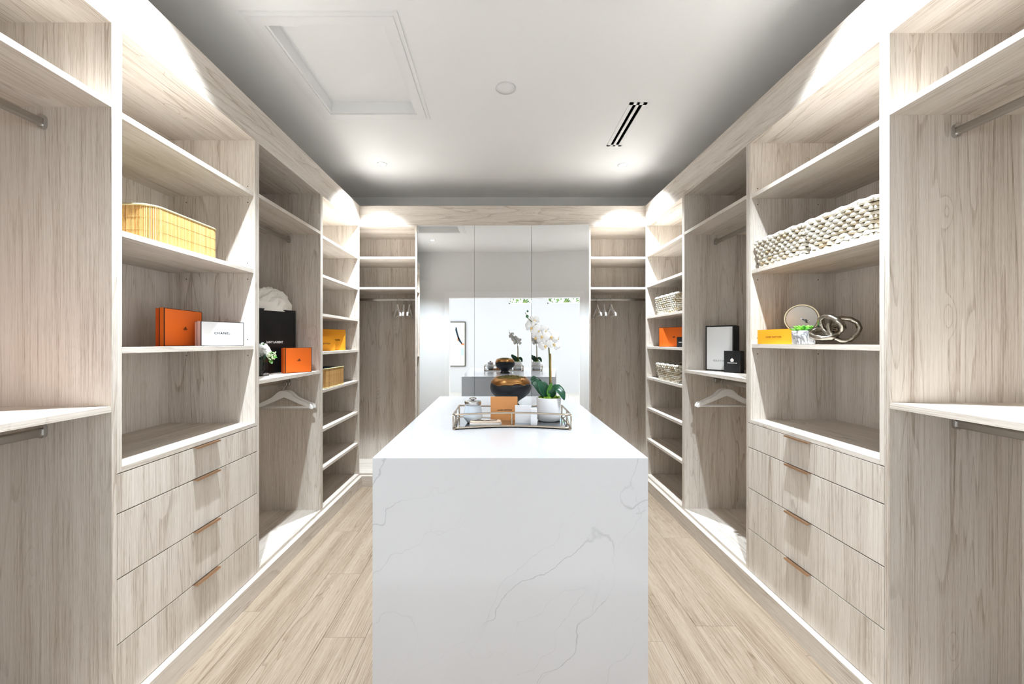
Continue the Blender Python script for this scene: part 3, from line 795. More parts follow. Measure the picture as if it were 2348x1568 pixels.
def bamboo_basket(label, x0, x1, y0, y1, z, h, r, rim_mat, lining):
    t = thing('bamboo_basket', label, 'basket', ((x0 + x1) / 2, (y0 + y1) / 2, z + 0.0005))
    P = rrect(x0, x1, y0, y1, r, 0.0052)
    mb = MB()
    for p, nrm in P:
        tg = Vector((-nrm.y, nrm.x)); hw = 0.0023; d0, d1 = 0.0028, 0.0004
        a, b_, c, d = p - tg * hw - nrm * d0, p - tg * hw * 0.7 + nrm * d1, p + tg * hw * 0.7 + nrm * d1, p + tg * hw - nrm * d0
        vs = [(q.x, q.y, z + 0.004) for q in (a, b_, c, d)] + [(q.x, q.y, z + h - 0.004) for q in (a, b_, c, d)]
        u = random.random()
        mb.add(vs, [(0, 1, 5, 4), (1, 2, 6, 5), (2, 3, 7, 6), (3, 0, 4, 7)], [[(u, 0.5)] * 4] * 4)
    s = mb.build('slats', BAMBOO, t); s['kind'] = 'stuff'
    loop = [(p - nrm * 0.0035) for p, nrm in P[::3]]
    mb = MB(); n = len(loop)
    vs = [(q.x, q.y, z + 0.001) for q in loop] + [(q.x, q.y, z + h - 0.003) for q in loop]
    mb.add(vs, [(i, (i + 1) % n, n + (i + 1) % n, n + i) for i in range(n)] + [tuple(range(n))], None, True)
    mb.build('lining', lining, t)
    for zc, rr, nm in ((z + h - 0.003, 0.0045, 'rim_binding'), (z + 0.0045, 0.004, 'base_binding')):
        mb = MB(); mb.tube([(p.x, p.y, zc) for p in [(q - nn * 0.001) for q, nn in P[::2]]], rr, 6, closed=True); mb.build(nm, rim_mat, t)
    mb = MB()
    for zc in (z + h * 0.33, z + h * 0.66): mb.tube([(p.x, p.y, zc) for p in [(q + nn * 0.0005) for q, nn in P[::2]]], 0.0006, 4, closed=True)
    mb.build('stitching', plain('thread', srgb(190, 150, 92), 0.8), t)
    return t
bamboo_basket('low round cornered bamboo slat basket on the left upper shelf', -1.70, -1.333, 1.535, 1.918, LS['A'][1], 0.147, 0.055, LINER, LINER_CREAM)
bamboo_basket('bamboo slat bin with grey blue lining on the left tower', -1.66, -1.312, 3.0, 3.41, LS['C'][4], 0.152, 0.05, LINER, LINER_BLUE)

# ================================================================== woven seagrass baskets
def woven_basket(label, x0, x1, y0, y1, z, h, taper=0.018, rows=9, group='woven white baskets'):
    t = thing('woven_basket', label, 'basket', ((x0 + x1) / 2, (y0 + y1) / 2, z + 0.0005), group=group)
    rr = random.Random(int(x0 * 1000 + y0 * 77 + z * 13))
    def rect(f, inset=0.0):
        k = taper * (1 - f) + inset
        return x0 + k, x1 - k, y0 + k, y1 - k
    mb = MB()
    for j in range(rows):
        f = (j + 0.5) / rows; zc = z + h * f; rh = h / rows * 0.56
        a0, a1, b0, b1 = rect(f, 0.006)
        sides = [((a0, b0), (a1, b0), (0, -1)), ((a1, b0), (a1, b1), (1, 0)), ((a1, b1), (a0, b1), (0, 1)), ((a0, b1), (a0, b0), (-1, 0))]
        for s0, s1, nrm in sides:
            A, B = Vector(s0), Vector(s1); L_ = (B - A).length; nb = max(3, int(round(L_ / 0.040))); st = L_ / nb
            tg = (B - A).normalized(); N = Vector(nrm)
            for i in range(-1, nb):
                c = A + tg * (st * (i + (0.5 if j % 2 else 1.0)))
                half = st * 0.60
                lo = max(-half, -(c - A).dot(tg)); hi = min(half, (B - c).dot(tg))
                if hi - lo < 0.008: continue
                u = rr.random(); verts = []; nseg, nr = 6, 6
                skew = rr.uniform(-0.12, 0.12)
                for q in range(nseg + 1):
                    s_ = lo + (hi - lo) * q / nseg
                    bul = math.cos(PI / 2 * max(-1, min(1, s_ / half))) if half else 0
                    rad = rh * (0.52 + 0.48 * bul) * rr.uniform(0.93, 1.07)
                    for k in range(nr):
                        a = 2 * PI * k / nr
                        p2 = c + tg * s_ + N * (0.0075 * bul - 0.003 + math.cos(a) * rad * 0.8)
                        verts.append((p2.x, p2.y, max(z + 0.0012, zc + math.sin(a) * rad + skew * s_)))
                faces = [(q * nr + k, q * nr + (k + 1) % nr, (q + 1) * nr + (k + 1) % nr, (q + 1) * nr + k) for q in range(nseg) for k in range(nr)]
                faces += [tuple(range(nr)), tuple(nseg * nr + k for k in range(nr))]
                mb.add(verts, faces, [[(u, 0.5)] * len(f_) for f_ in faces], True)
    wv = mb.build('weave', WICKER, t); wv['kind'] = 'stuff'
    mb = MB(); a0, a1, b0, b1 = rect(1.0, 0.008)
    n = 60; path = []
    per = [((a0, b0), (a1, b0)), ((a1, b0), (a1, b1)), ((a1, b1), (a0, b1)), ((a0, b1), (a0, b0))]
    for p, q in per:
        for i in range(12):
            v_ = Vector(p).lerp(Vector(q), i / 12); path.append((v_.x, v_.y, z + h + 0.003 * math.sin(i * 2.1)))
    mb.tube(path, 0.0085, 7, closed=True, uv=0.7); mb.build('rim', WICKER, t)
    mb = MB(); b = rect(0.0, 0.012); tp = rect(1.0, 0.012)
    vs = [(b[0], b[2], z + 0.001), (b[1], b[2], z + 0.001), (b[1], b[3], z + 0.001), (b[0], b[3], z + 0.001), (tp[0], tp[2], z + h), (tp[1], tp[2], z + h), (tp[1], tp[3], z + h), (tp[0], tp[3], z + h)]
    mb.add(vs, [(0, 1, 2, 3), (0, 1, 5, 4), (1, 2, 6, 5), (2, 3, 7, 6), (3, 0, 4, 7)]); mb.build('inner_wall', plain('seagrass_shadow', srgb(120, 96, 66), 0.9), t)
    return t
woven_basket('white woven basket left of its twin on the right upper shelf', 1.352, 1.70, 1.80, 2.135, RS['A'][1], 0.142)
woven_basket('white woven basket nearest the camera on the right upper shelf', 1.352, 1.70, 1.452, 1.788, RS['A'][1], 0.142)
woven_basket('white woven basket above the orange box on the right tower', 1.356, 1.68, 3.10, 3.51, RS['C'][2], 0.146)
woven_basket('white woven basket below the orange box on the right tower', 1.356, 1.68, 3.09, 3.49, RS['C'][4], 0.134)

# ================================================================== hangers
def make_hanger():
    t = thing('clothes_hanger', 'hanger', 'hanger')
    up = [(0, 0), (0.015, -0.0005), (0.03, -0.004), (0.045, -0.013), (0.06, -0.028), (0.08, -0.045), (0.10, -0.056), (0.14, -0.075), (0.168, -0.089), (0.172, -0.093), (0.178, -0.089), (0.19, -0.096), (0.2, -0.108), (0.2045, -0.122)]
    lo = [(0, -0.046), (0.015, -0.05), (0.03, -0.056), (0.045, -0.0625), (0.06, -0.069), (0.08, -0.078), (0.10, -0.087), (0.14, -0.104), (0.165, -0.115), (0.170, -0.1175), (0.176, -0.120), (0.186, -0.1245), (0.195, -0.1275), (0.202, -0.128)]
    for s in (1,):
        vs = []; fs = []; n = len(up); th = 0.0065
        full_u = [(-p[0], p[1]) for p in up[:0:-1]] + up; full_l = [(-p[0], p[1]) for p in lo[:0:-1]] + lo
        n = len(full_u)
        for y in (-th, th): vs += [(p[0], y, p[1]) for p in full_u] + [(p[0], y, p[1]) for p in full_l]
        for i in range(n - 1):
            fs.append((i, i + 1, n + i + 1, n + i)); fs.append((2 * n + i, 3 * n + i, 3 * n + i + 1, 2 * n + i + 1))
            fs.append((i, 2 * n + i, 2 * n + i + 1, i + 1)); fs.append((n + i, n + i + 1, 3 * n + i + 1, 3 * n + i))
        fs.append((0, n, 3 * n, 2 * n)); fs.append((n - 1, 3 * n - 1, 4 * n - 1, 2 * n - 1))
        mb = MB(); mb.add(vs, fs); mb.build('shoulders', HANGER_W, t, local=True, bevel=0.0018)
    mb = MB(); mb.tube([(-0.19, 0, -0.119), (0.19, 0, -0.119)], 0.0048, 8); mb.build('trouser_bar', HANGER_W, t, local=True)
    pts = [(0, 0, -0.008), (0, 0, 0.016)]
    for k in range(15):
        a = -PI * 0.30 + k / 14 * PI * 1.28
        pts.append((0.019 * math.cos(a) - 0.0, 0, 0.0455 + 0.019 * math.sin(a)))
    pts[2] = (0.006, 0, 0.026)
    mb = MB(); mb.tube(pts, 0.0017, 6); mb.build('hook', CHROME, t, local=True)
    return t
H0 = make_hanger()
HK = 0.0645            # inside top of hook above the shoulders
hang_list = [
    (-1.5205, 2.824, LS['low'] - 0.089 + 0.015, 0.0, 'white wooden hanger nearer the camera under the left bag shelf', 'hangers under the left bag shelf'),
    (-1.5205, 2.866, LS['low'] - 0.089 + 0.015, 0.04, 'white wooden hanger farther back under the left bag shelf', 'hangers under the left bag shelf'),
    (1.5705, 2.772, RS['low'] - 0.076 + 0.015, PI - 0.05, 'white wooden hanger nearer the camera under the right box shelf', 'hangers under the right box shelf'),
    (1.5705, 2.815, RS['low'] - 0.076 + 0.015, PI + 0.03, 'white wooden hanger farther back under the right box shelf', 'hangers under the right box shelf'),
]
yr = YB + 0.235
for px, ang, lab in ((-1.012, 0.42, 'leftmost of three white hangers left of the mirrors'), (-0.944, 0.20, 'middle of three white hangers left of the mirrors'), (-0.884, 0.10, 'rightmost of three white hangers left of the mirrors')):
    hang_list.append((px, yr, zz(.415) + 0.015, -PI / 2 + ang, lab, 'hangers left of the mirrors'))
for px, ang, lab in ((0.953, -0.03, 'leftmost of three white hangers right of the mirrors'), (1.022, -0.15, 'middle of three white hangers right of the mirrors'), (1.09, -0.03, 'rightmost of three white hangers right of the mirrors')):
    hang_list.append((px, yr, zz(.415) + 0.015, -PI / 2 + ang, lab, 'hangers right of the mirrors'))
for k, (x, y, zr, rz, lab, grp) in enumerate(hang_list):
    o = H0 if k == 0 else copy_tree(H0)
    o.location = (x, y, zr - HK + 0.002); o.rotation_euler = (0, 0, rz)
    o['label'] = lab; o['group'] = grp; o['category'] = 'hanger'

# ================================================================== shelf decorations
# flowers in a glass vase
zl = LS['low']
fv = thing('flower_vase', 'white flowers in a small clear glass vase before the black bag', 'flowers', (-1.452, 2.44, zl + 0.0005))
mb = MB(); mb.box(-0.03, 0.03, -0.03, 0.03, 0.012, 0.1); g = mb
n = 4
mb = MB()
mb.box(-0.031, 0.031, -0.031, -0.028, 0.0, 0.1); mb.box(-0.031, 0.031, 0.028, 0.031, 0.0, 0.1); mb.box(-0.031, -0.028, -0.028, 0.028, 0.0, 0.1); mb.box(0.028, 0.031, -0.028, 0.028, 0.0, 0.1); mb.box(-0.028, 0.028, -0.028, 0.028, 0.0, 0.008)
mb.build('vase', GLASS, fv, local=True)
mb = MB()
for k in range(40):
    r0 = random.Random(k); mb.lathe([(0.0001, -0.005), (0.005, -0.003), (0.006, 0.0), (0.004, 0.004), (0.0001, 0.005)], 6, (r0.uniform(-0.021, 0.021), r0.uniform(-0.021, 0.021), r0.uniform(0.014, 0.03)))
mb.build('pebbles', plain('dark_pebble', srgb(44, 46, 50), 0.2), fv, local=True)['kind'] = 'stuff'
mb = MB()
for k in range(9):
    a = k * 2.4; mb.tube([(0.008 * math.cos(a), 0.008 * math.sin(a), 0.02), (0.014 * math.cos(a + 1), 0.014 * math.sin(a + 1), 0.07), (0.03 * math.cos(a + 1), 0.03 * math.sin(a + 1), 0.13)], 0.0022, 6)
mb.build('stems', LEAF, fv, local=True)
def blossom(mb, c, r, rnd, n=22):
    c = Vector(c)
    for k in range(n):
        th = rnd.uniform(0, 2 * PI); ph = math.acos(rnd.uniform(-0.35, 1.0))
        d = Vector((math.sin(ph) * math.cos(th), math.sin(ph) * math.sin(th), math.cos(ph)))
        a = d.cross(Vector((rnd.uniform(-1, 1), rnd.uniform(-1, 1), 1.0))).normalized(); b_ = d.cross(a)
        s = r * rnd.uniform(0.42, 0.62); p = c + d * r * rnd.uniform(0.6, 0.95)
        vs = []; m_ = 5
        for i in range(m_):
            for j in range(m_):
                u_, v_ = i / (m_ - 1) * 2 - 1, j / (m_ - 1) * 2 - 1
                k2 = math.sqrt(max(0, 1 - 0.5 * v_ * v_)); u2 = u_ * k2; v2 = v_ * math.sqrt(max(0, 1 - 0.5 * u_ * u_))
                vs.append(p + a * (u2 * s) + b_ * (v2 * s) + d * (0.35 * s * (1 - u2 * u2 - v2 * v2) + 0.12 * s * math.sin(5 * u2 + 3 * v2)))
        fs = [(i * m_ + j, i * m_ + j + 1, (i + 1) * m_ + j + 1, (i + 1) * m_ + j) for i in range(m_ - 1) for j in range(m_ - 1)]
        mb.add(vs, fs, None, True)
rnd = random.Random(5)
for c, r in (((0.012, -0.012, 0.145), 0.044), ((-0.04, 0.0, 0.15), 0.04), ((-0.01, 0.03, 0.165), 0.036)):
    mb = MB(); blossom(mb, c, r, rnd, 26); mb.build('blossom', plain('white_petal', srgb(240, 240, 236), 0.6), fv, local=True)
mb = MB()
for k in range(45):
    d = Vector((rnd.gauss(0, 1), rnd.gauss(0, 1), rnd.gauss(0, 1))).normalized() * rnd.uniform(0.018, 0.031)
    mb.lathe([(0.0001, -0.004), (0.004, -0.001), (0.0038, 0.002), (0.0001, 0.0045)], 6, (0.078 + d.x * 0.9, -0.018 + d.y, 0.122 + d.z))
mb.build('small_blooms', plain('cream_bloom', srgb(226, 234, 196), 0.6), fv, local=True)['kind'] = 'stuff'
mb = MB()
def leaf(mb, base, tip, wdt, nrm=(0, 0, 1), curl=0.0, n=8, m_=4, fold=0.0):
    base, tip, nrm = Vector(base), Vector(tip), Vector(nrm).normalized()
    ax = tip - base; L_ = ax.length; ax.normalize(); sd = ax.cross(nrm).normalized(); up_ = sd.cross(ax)
    vs = []
    for i in range(n + 1):
        f = i / n; wd = wdt * math.sin(PI * min(1, 0.04 + f * 0.96)) ** 0.6 if f < 1 else 0.0
        for j in range(m_ + 1):
            u_ = j / m_ * 2 - 1
            vs.append(base + ax * (L_ * f) + sd * (u_ * wd) + up_ * (curl * L_ * (math.sin(PI * f)) + fold * wd * abs(u_)))
    fs = [(i * (m_ + 1) + j, i * (m_ + 1) + j + 1, (i + 1) * (m_ + 1) + j + 1, (i + 1) * (m_ + 1) + j) for i in range(n) for j in range(m_)]
    mb.add(vs, fs, None, True)
for b_, tp in (((0.05, -0.015, 0.12), (0.095, -0.035, 0.145)), ((0.06, -0.01, 0.1), (0.085, -0.03, 0.075)), ((0.0, 0.0, 0.17), (0.02, -0.03, 0.205)), ((-0.01, 0.0, 0.17), (0.035, -0.015, 0.198)), ((0.05, 0.0, 0.12), (0.105, -0.01, 0.11))):
    leaf(mb, b_, tp, 0.011, (0.3, -0.6, 0.7), 0.1)
mb.build('leaves', LEAF_L, fv, local=True)

# desk clock
za = RS['A'][2]
ck = thing('desk_clock', 'round brass rimmed clock on a small stand on the right shelf', 'clock', (1.508, 2.006, za + 0.0005), -math.atan2(1.508, 2.006))
ccz, cr_ = 0.1265, 0.0715
def disc_y(mb, prof, cx, cz_, n=48):
    vs = []; fs = []
    for r, y in prof:
        for k in range(n): vs.append((cx + r * math.cos(2 * PI * k / n), y, cz_ + r * math.sin(2 * PI * k / n)))
    for i in range(len(prof) - 1):
        for k in range(n): fs.append((i * n + k, i * n + (k + 1) % n, (i + 1) * n + (k + 1) % n, (i + 1) * n + k))
    fs.append(tuple(range(n))); fs.append(tuple((len(prof) - 1) * n + k for k in range(n)))
    mb.add(vs, fs, None, False)
mb = MB(); disc_y(mb, [(0.0632, -0.001), (0.066, -0.006), (0.0715, -0.006), (0.0715, 0.03), (0.068, 0.034)], 0, ccz); mb.build('case', CLOCK_RIM, ck, local=True)
mb = MB(); disc_y(mb, [(0.0632, -0.003), (0.0632, -0.0012)], 0, ccz); mb.build('dial', CLOCK_FACE, ck, local=True)
for ang, ln in ((math.radians(-22), 0.032), (math.radians(-40), 0.042)):
    mb = MB(); dx, dz = math.cos(ang), math.sin(ang); nx_, nz_ = -dz, dx
    def q(a, b_): return (dx * a + nx_ * b_, -0.0045, ccz + dz * a + nz_ * b_)
    mb.add([q(0, 0.0012), q(ln * 0.5, 0.0012), q(ln * 0.62, 0.0042), q(ln * 0.75, 0.0012), q(ln, 0.0002), q(ln * 0.75, -0.0012), q(ln * 0.62, -0.0042), q(ln * 0.5, -0.0012), q(0, -0.0012)], [tuple(range(9))])
    mb.build('clock_hand', INK, ck, local=True)
mb = MB(); disc_y(mb, [(0.0035, -0.006), (0.0035, -0.003)], 0, ccz, 16); mb.build('hub', CHROME, ck, local=True)
mb = MB(); mb.prism([(-0.03, 0.0), (0.03, 0.0), (0.022, 0.008), (0.012, 0.058), (-0.012, 0.058), (-0.022, 0.008)], 0.004, 0.026); mb.build('stand', CLOCK_RIM, ck, local=True)

# succulent
sc_ = thing('succulent', 'green succulent in a small grey veined marble pot', 'plant', (1.394, 1.842, za + 0.0005))
mb = MB(); mb.lathe([(0.040, 0.0), (0.0425, 0.002), (0.0455, 0.058), (0.0455, 0.062), (0.041, 0.062), (0.040, 0.054), (0.001, 0.054)], 40); mb.build('pot', MARBLE, sc_, local=True)
for ringn, (cnt, rad, tilt, ln) in enumerate(((7, 0.012, 0.35, 0.045), (7, 0.009, 0.75, 0.042), (6, 0.006, 1.1, 0.036), (4, 0.002, 1.4, 0.03))):
    for k in range(cnt):
        a = 2 * PI * k / cnt + ringn * 0.5
        d = Vector((math.cos(a) * math.cos(tilt), math.sin(a) * math.cos(tilt), math.sin(tilt)))
        b_ = Vector((rad * math.cos(a), rad * math.sin(a), 0.055))
        pth = [b_ + d * ln * f + Vector((0, 0, 0.004 * math.sin(PI * f))) for f in (0, 0.25, 0.5, 0.75, 0.92, 1.0)]
        mb = MB(); mb.tube(pth, [0.004, 0.0075, 0.009, 0.0075, 0.004, 0.0006], 8, flat=0.55); mb.build('leaf', SUCC, sc_, local=True)

# knot sculpture: three interlocked rings
kn = thing('knot_sculpture', 'silver knot sculpture of interlocked rings on the right shelf', 'sculpture', (1.432, 1.715, za + 0.0005), -0.70)
def band_ring(c, R, rx, ry, rz, name, squash=1.0):
    M = Matrix.Rotation(rz, 3, 'Z') @ Matrix.Rotation(ry, 3, 'Y') @ Matrix.Rotation(rx, 3, 'X')
    mb = MB(); n = 44; vs = []; fs = []
    sec = [(-0.007, -0.0115), (0.007, -0.0115), (0.0085, 0.0), (0.007, 0.0115), (-0.007, 0.0115), (-0.0085, 0.0)]
    for i in range(n):
        a = 2 * PI * i / n; wv = 1 + 0.05 * math.sin(3 * a) + 0.02 * math.sin(11 * a)
        for sr, sz in sec:
            p = Vector(((R * wv + sr) * math.cos(a), (R * wv * squash + sr) * math.sin(a), sz * (1 + 0.08 * math.sin(7 * a))))
            vs.append(M @ p + Vector(c))
    m_ = len(sec)
    for i in range(n):
        for k in range(m_): fs.append((i * m_ + k, i * m_ + (k + 1) % m_, ((i + 1) % n) * m_ + (k + 1) % m_, ((i + 1) % n) * m_ + k))
    mb.add(vs, fs, None, True); return mb.build(name, SILVER, kn, local=True)
band_ring((0.028, 0.005, 0.0645), 0.050, PI / 2 - 0.25, 0.15, 0.15, 'ring')
band_ring((-0.012, -0.004, 0.083), 0.045, PI / 2 + 0.5, 0.55, -0.45, 'ring', 0.9)
band_ring((-0.032, 0.0, 0.049), 0.048, 0.55, -0.25, 0.4, 'ring', 0.8)

# ================================================================== things on the island
ZI = IZ
tray = thing('metal_tray', 'silver wire gallery tray with mirrored base on the island', 'tray', (0.055, 1.92, ZI + 0.0005))
tx0, tx1, ty0, ty1 = -0.2075, 0.317, 1.785, 2.05
def tray_outline(inset=0.0, n=14):
    pts = []
    for i in range(n + 1):
        f = i / n; pts.append((tx0 + inset + (tx1 - tx0 - 2 * inset) * f, ty0 + inset + 0.05 * math.sin(PI * f)))
    for i in range(n + 1):
        f = 1 - i / n; pts.append((tx0 + inset + (tx1 - tx0 - 2 * inset) * f, ty1 - inset - 0.03 * math.sin(PI * f)))
    return pts
out = tray_outline()
for zt, nm in ((ZI + 0.0085, 'lower_rail'), (ZI + 0.068, 'upper_rail')):
    mb = MB(); mb.tube([(x_, y_, zt) for x_, y_ in out], 0.0042, 8, closed=True); mb.build(nm, CHAMPAGNE, tray)
for x_, y_ in ((tx0, ty0), (tx1, ty0), (tx0, ty1), (tx1, ty1), (0.055, ty0 + 0.05), (tx0, 1.90), (tx1, 1.90), (0.055, ty1 - 0.03)):
    mb = MB(); mb.tube([(x_, y_, ZI + 0.0085), (x_, y_, ZI + 0.068)], 0.0036, 8); mb.build('post', CHAMPAGNE, tray)
for x_ in (tx0, tx1):
    for ya, yb in ((ty0, 1.90), (ty1, 1.90)):
        mb = MB(); mb.tube([(x_, ya + (yb - ya) * f, ZI + 0.01 + 0.04 * f * f) for f in (0, 0.25, 0.5, 0.75, 1.0)], 0.0022, 6); mb.build('curved_brace', CHAMPAGNE, tray)
for x_, y_ in ((tx0 + 0.004, ty0 + 0.004), (tx1 - 0.004, ty0 + 0.004), (tx0 + 0.004, ty1 - 0.004), (tx1 - 0.004, ty1 - 0.004)):
    mb = MB(); mb.lathe([(0.006, 0.0), (0.007, 0.003), (0.005, 0.006)], 12, (x_, y_, ZI + 0.0005)); mb.build('foot', CHAMPAGNE, tray)
o2 = tray_outline(0.004); n = len(o2)
mb = MB()
# strip the plate between front and back curves
h_ = n // 2
vs = [(p[0], p[1], ZI + 0.0065) for p in o2] + [(p[0], p[1], ZI + 0.0095) for p in o2]
fs = []
for i in range(h_ - 1):
    j = n - 1 - i
    fs.append((i, i + 1, j - 1, j)); fs.append((n + i, n + i + 1, n + j - 1, n + j))
fs += [(i, (i + 1) % n, n + (i + 1) % n, n + i) for i in range(n)]
mb.add(vs, fs); mb.build('mirror_base', plain('tray_mirror', srgb(190, 196, 204), 0.03, 1.0), tray)
ZT = ZI + 0.0098

jar = thing('candle_jar', 'frosted glass jar with silver lid and knob on the tray', 'jar', (-0.128, 1.905, ZT))
mb = MB(); mb.lathe([(0.024, 0.0), (0.027, 0.002), (0.045, 0.026), (0.0462, 0.034), (0.043, 0.05), (0.0375, 0.082), (0.0365, 0.086)], 40); mb.build('body', FROST, jar, local=True)
mb = MB(); mb.lathe([(0.0385, 0.0862), (0.0395, 0.088), (0.0395, 0.100), (0.0375, 0.103), (0.012, 0.104), (0.006, 0.106)], 40); mb.build('lid', CHROME, jar, local=True)
mb = MB(); mb.lathe([(0.006, 0.1062), (0.0055, 0.108), (0.014, 0.111), (0.0185, 0.115), (0.014, 0.119), (0.0001, 0.1205)], 24); mb.build('knob', CHROME, jar, local=True)

o, lid, w = carton('gift_box', 'tan box with black lettering standing on the tray', (-0.0446, 1.953), (0.0865, 1.953), 0.032, 0.1135, ZT - 0.0005, TAN, TAN, None, lid_frac=0.75)
text_mb('LOUIS VUITTON', 0.070, 0.0075, 0.0025, 0.051, -0.0012, bold=0.02).build('lettering', INK, lid, local=True)
o, lid, w = carton('gift_box', 'small white box standing right of the tan box on the tray', (0.0715, 1.886), (0.1475, 1.876), 0.03, 0.083, ZT - 0.0005, WHITE_CARD, WHITE_CARD, None)
o, lid, w = carton('gift_box', 'slim white box between the small white box and the orchid pot', (0.1425, 1.842), (0.171, 1.842), 0.025, 0.075, ZT - 0.0005, WHITE_CARD, WHITE_CARD, None)

cs = thing('glasses_case', 'beige rounded case with dark outline lying on the tray', 'case', (-0.066, 1.866, ZT), 0.03)
def slab(name, mat, parent, hw, hd, r, z0, z1, dz=0.0):
    pts = [(p.x, p.y) for p, _ in rrect(-hw, hw, -hd, hd, r, 0.004)]; n_ = len(pts); mb_ = MB()
    vs_ = [(p[0], p[1], z0) for p in pts] + [(p[0], p[1], z1) for p in pts] + [(p[0] * 0.965, p[1] * 0.9, z1 + 0.003) for p in pts]
    fs_ = [(i, (i + 1) % n_, n_ + (i + 1) % n_, n_ + i) for i in range(n_)] + [(n_ + i, n_ + (i + 1) % n_, 2 * n_ + (i + 1) % n_, 2 * n_ + i) for i in range(n_)] + [tuple(range(n_)), tuple(2 * n_ + i for i in range(n_))]
    mb_.add(vs_, fs_); return mb_.build(name, mat, parent, local=True)
slab('lower_shell', plain('case_shell', srgb(232, 226, 220), 0.4), cs, 0.074, 0.03, 0.022, 0.0, 0.007)
slab('upper_shell', BEIGE, cs, 0.072, 0.0285, 0.021, 0.0105, 0.014)
mb = MB(); mb.tube([(-0.055, 0.012, 0.018), (-0.03, 0.006, 0.0185), (-0.004, -0.008, 0.018), (0.02, 0.002, 0.0185), (0.055, 0.014, 0.018), (0.05, -0.004, 0.018), (0.0, -0.014, 0.018), (-0.048, -0.006, 0.018)], 0.0009, 6, closed=True); mb.build('wire_outline', INK, cs, local=True)

# orchid
orc = thing('potted_orchid', 'white orchid with green leaves in a white ceramic pot', 'plant', (0.240, 1.962, ZT))
mb = MB(); mb.lathe([(0.05, 0.0), (0.0545, 0.004), (0.058, 0.03), (0.0595, 0.108), (0.0585, 0.112), (0.054, 0.112), (0.053, 0.102), (0.001, 0.102)], 48); mb.build('pot', CERAMIC, orc, local=True)
mb = MB(); rnd = random.Random(11)
for k in range(60):
    a, r = rnd.uniform(0, 2 * PI), 0.047 * math.sqrt(rnd.random()); s = rnd.uniform(0.006, 0.012)
    mb.lathe([(0.0001, -s), (s * 0.8, -s * 0.4), (s, 0.1 * s), (s * 0.6, s * 0.7), (0.0001, s * 0.85)], 6, (r * math.cos(a), r * math.sin(a), 0.104 + rnd.uniform(0, 0.008)))
mb.build('moss', MOSS_G, orc, local=True)['kind'] = 'stuff'
def arch_leaf(pts, wd, mat, tilt=(0, -0.5, 1)):
    """broad leaf along a bent midrib"""
    P = [Vector(p) for p in pts]; mb = MB(); n_ = 14; m_ = 6; vs = []
    def samp(f):
        g_ = f * (len(P) - 1); i = min(int(g_), len(P) - 2); return P[i].lerp(P[i + 1], g_ - i)
    nrm = Vector(tilt).normalized()
    for i in range(n_ + 1):
        f = i / n_; p = samp(f); tg = (samp(min(1, f + 0.05)) - samp(max(0, f - 0.05))).normalized(); sd = tg.cross(nrm).normalized(); up_ = sd.cross(tg)
        ww = wd * (math.sin(PI * (0.06 + 0.93 * f)) ** 0.65)
        for j in range(m_ + 1):
            u_ = j / m_ * 2 - 1; vs.append(p + sd * (u_ * ww) + up_ * (0.22 * ww * abs(u_)))
    mb.add(vs, [(i * (m_ + 1) + j, i * (m_ + 1) + j + 1, (i + 1) * (m_ + 1) + j + 1, (i + 1) * (m_ + 1) + j) for i in range(n_) for j in range(m_)], None, True)
    o_ = mb.build('leaf', mat, orc, local=True)
    sm = o_.modifiers.new('thickness', 'SOLIDIFY'); sm.thickness = 0.0012
    return o_
arch_leaf([(-0.004, 0, 0.105), (-0.03, 0.01, 0.135), (-0.055, 0.02, 0.175), (-0.075, 0.025, 0.195), (-0.088, 0.02, 0.195)], 0.027, LEAF, (0.35, -0.9, 0.35))
arch_leaf([(-0.002, -0.006, 0.105), (-0.02, -0.012, 0.14), (-0.035, -0.018, 0.172), (-0.052, -0.02, 0.19)], 0.027, LEAF, (0.2, -1.0, 0.3))
arch_leaf([(0.004, -0.004, 0.108), (0.018, -0.016, 0.145), (0.036, -0.03, 0.158), (0.055, -0.042, 0.14), (0.068, -0.048, 0.105)], 0.026, LEAF, (0.3, -0.75, 0.65))
arch_leaf([(0.0, -0.01, 0.105), (-0.006, -0.016, 0.14), (0.004, -0.02, 0.17), (0.012, -0.02, 0.185)], 0.012, LEAF_L, (0.5, -1.0, 0.1))
stem_pts = [(0.006, 0.0, 0.105), (0.004, 0.0, 0.2), (0.003, 0.0, 0.30), (0.0, 0.0, 0.352), (-0.012, -0.004, 0.392), (-0.04, -0.012, 0.432), (-0.075, -0.02, 0.472), (-0.108, -0.028, 0.50), (-0.117, -0.03, 0.525)]
mb = MB(); mb.tube(stem_pts, [0.0034] * 4 + [0.0028, 0.0026, 0.0022, 0.0016, 0.0012], 8); mb.build('stem', STEM, orc, local=True)
mb = MB(); mb.tube([(0.012, 0.002, 0.1), (0.0085, 0.002, 0.325)], [0.0042, 0.003], 8); mb.build('stake', STAKE, orc, local=True)
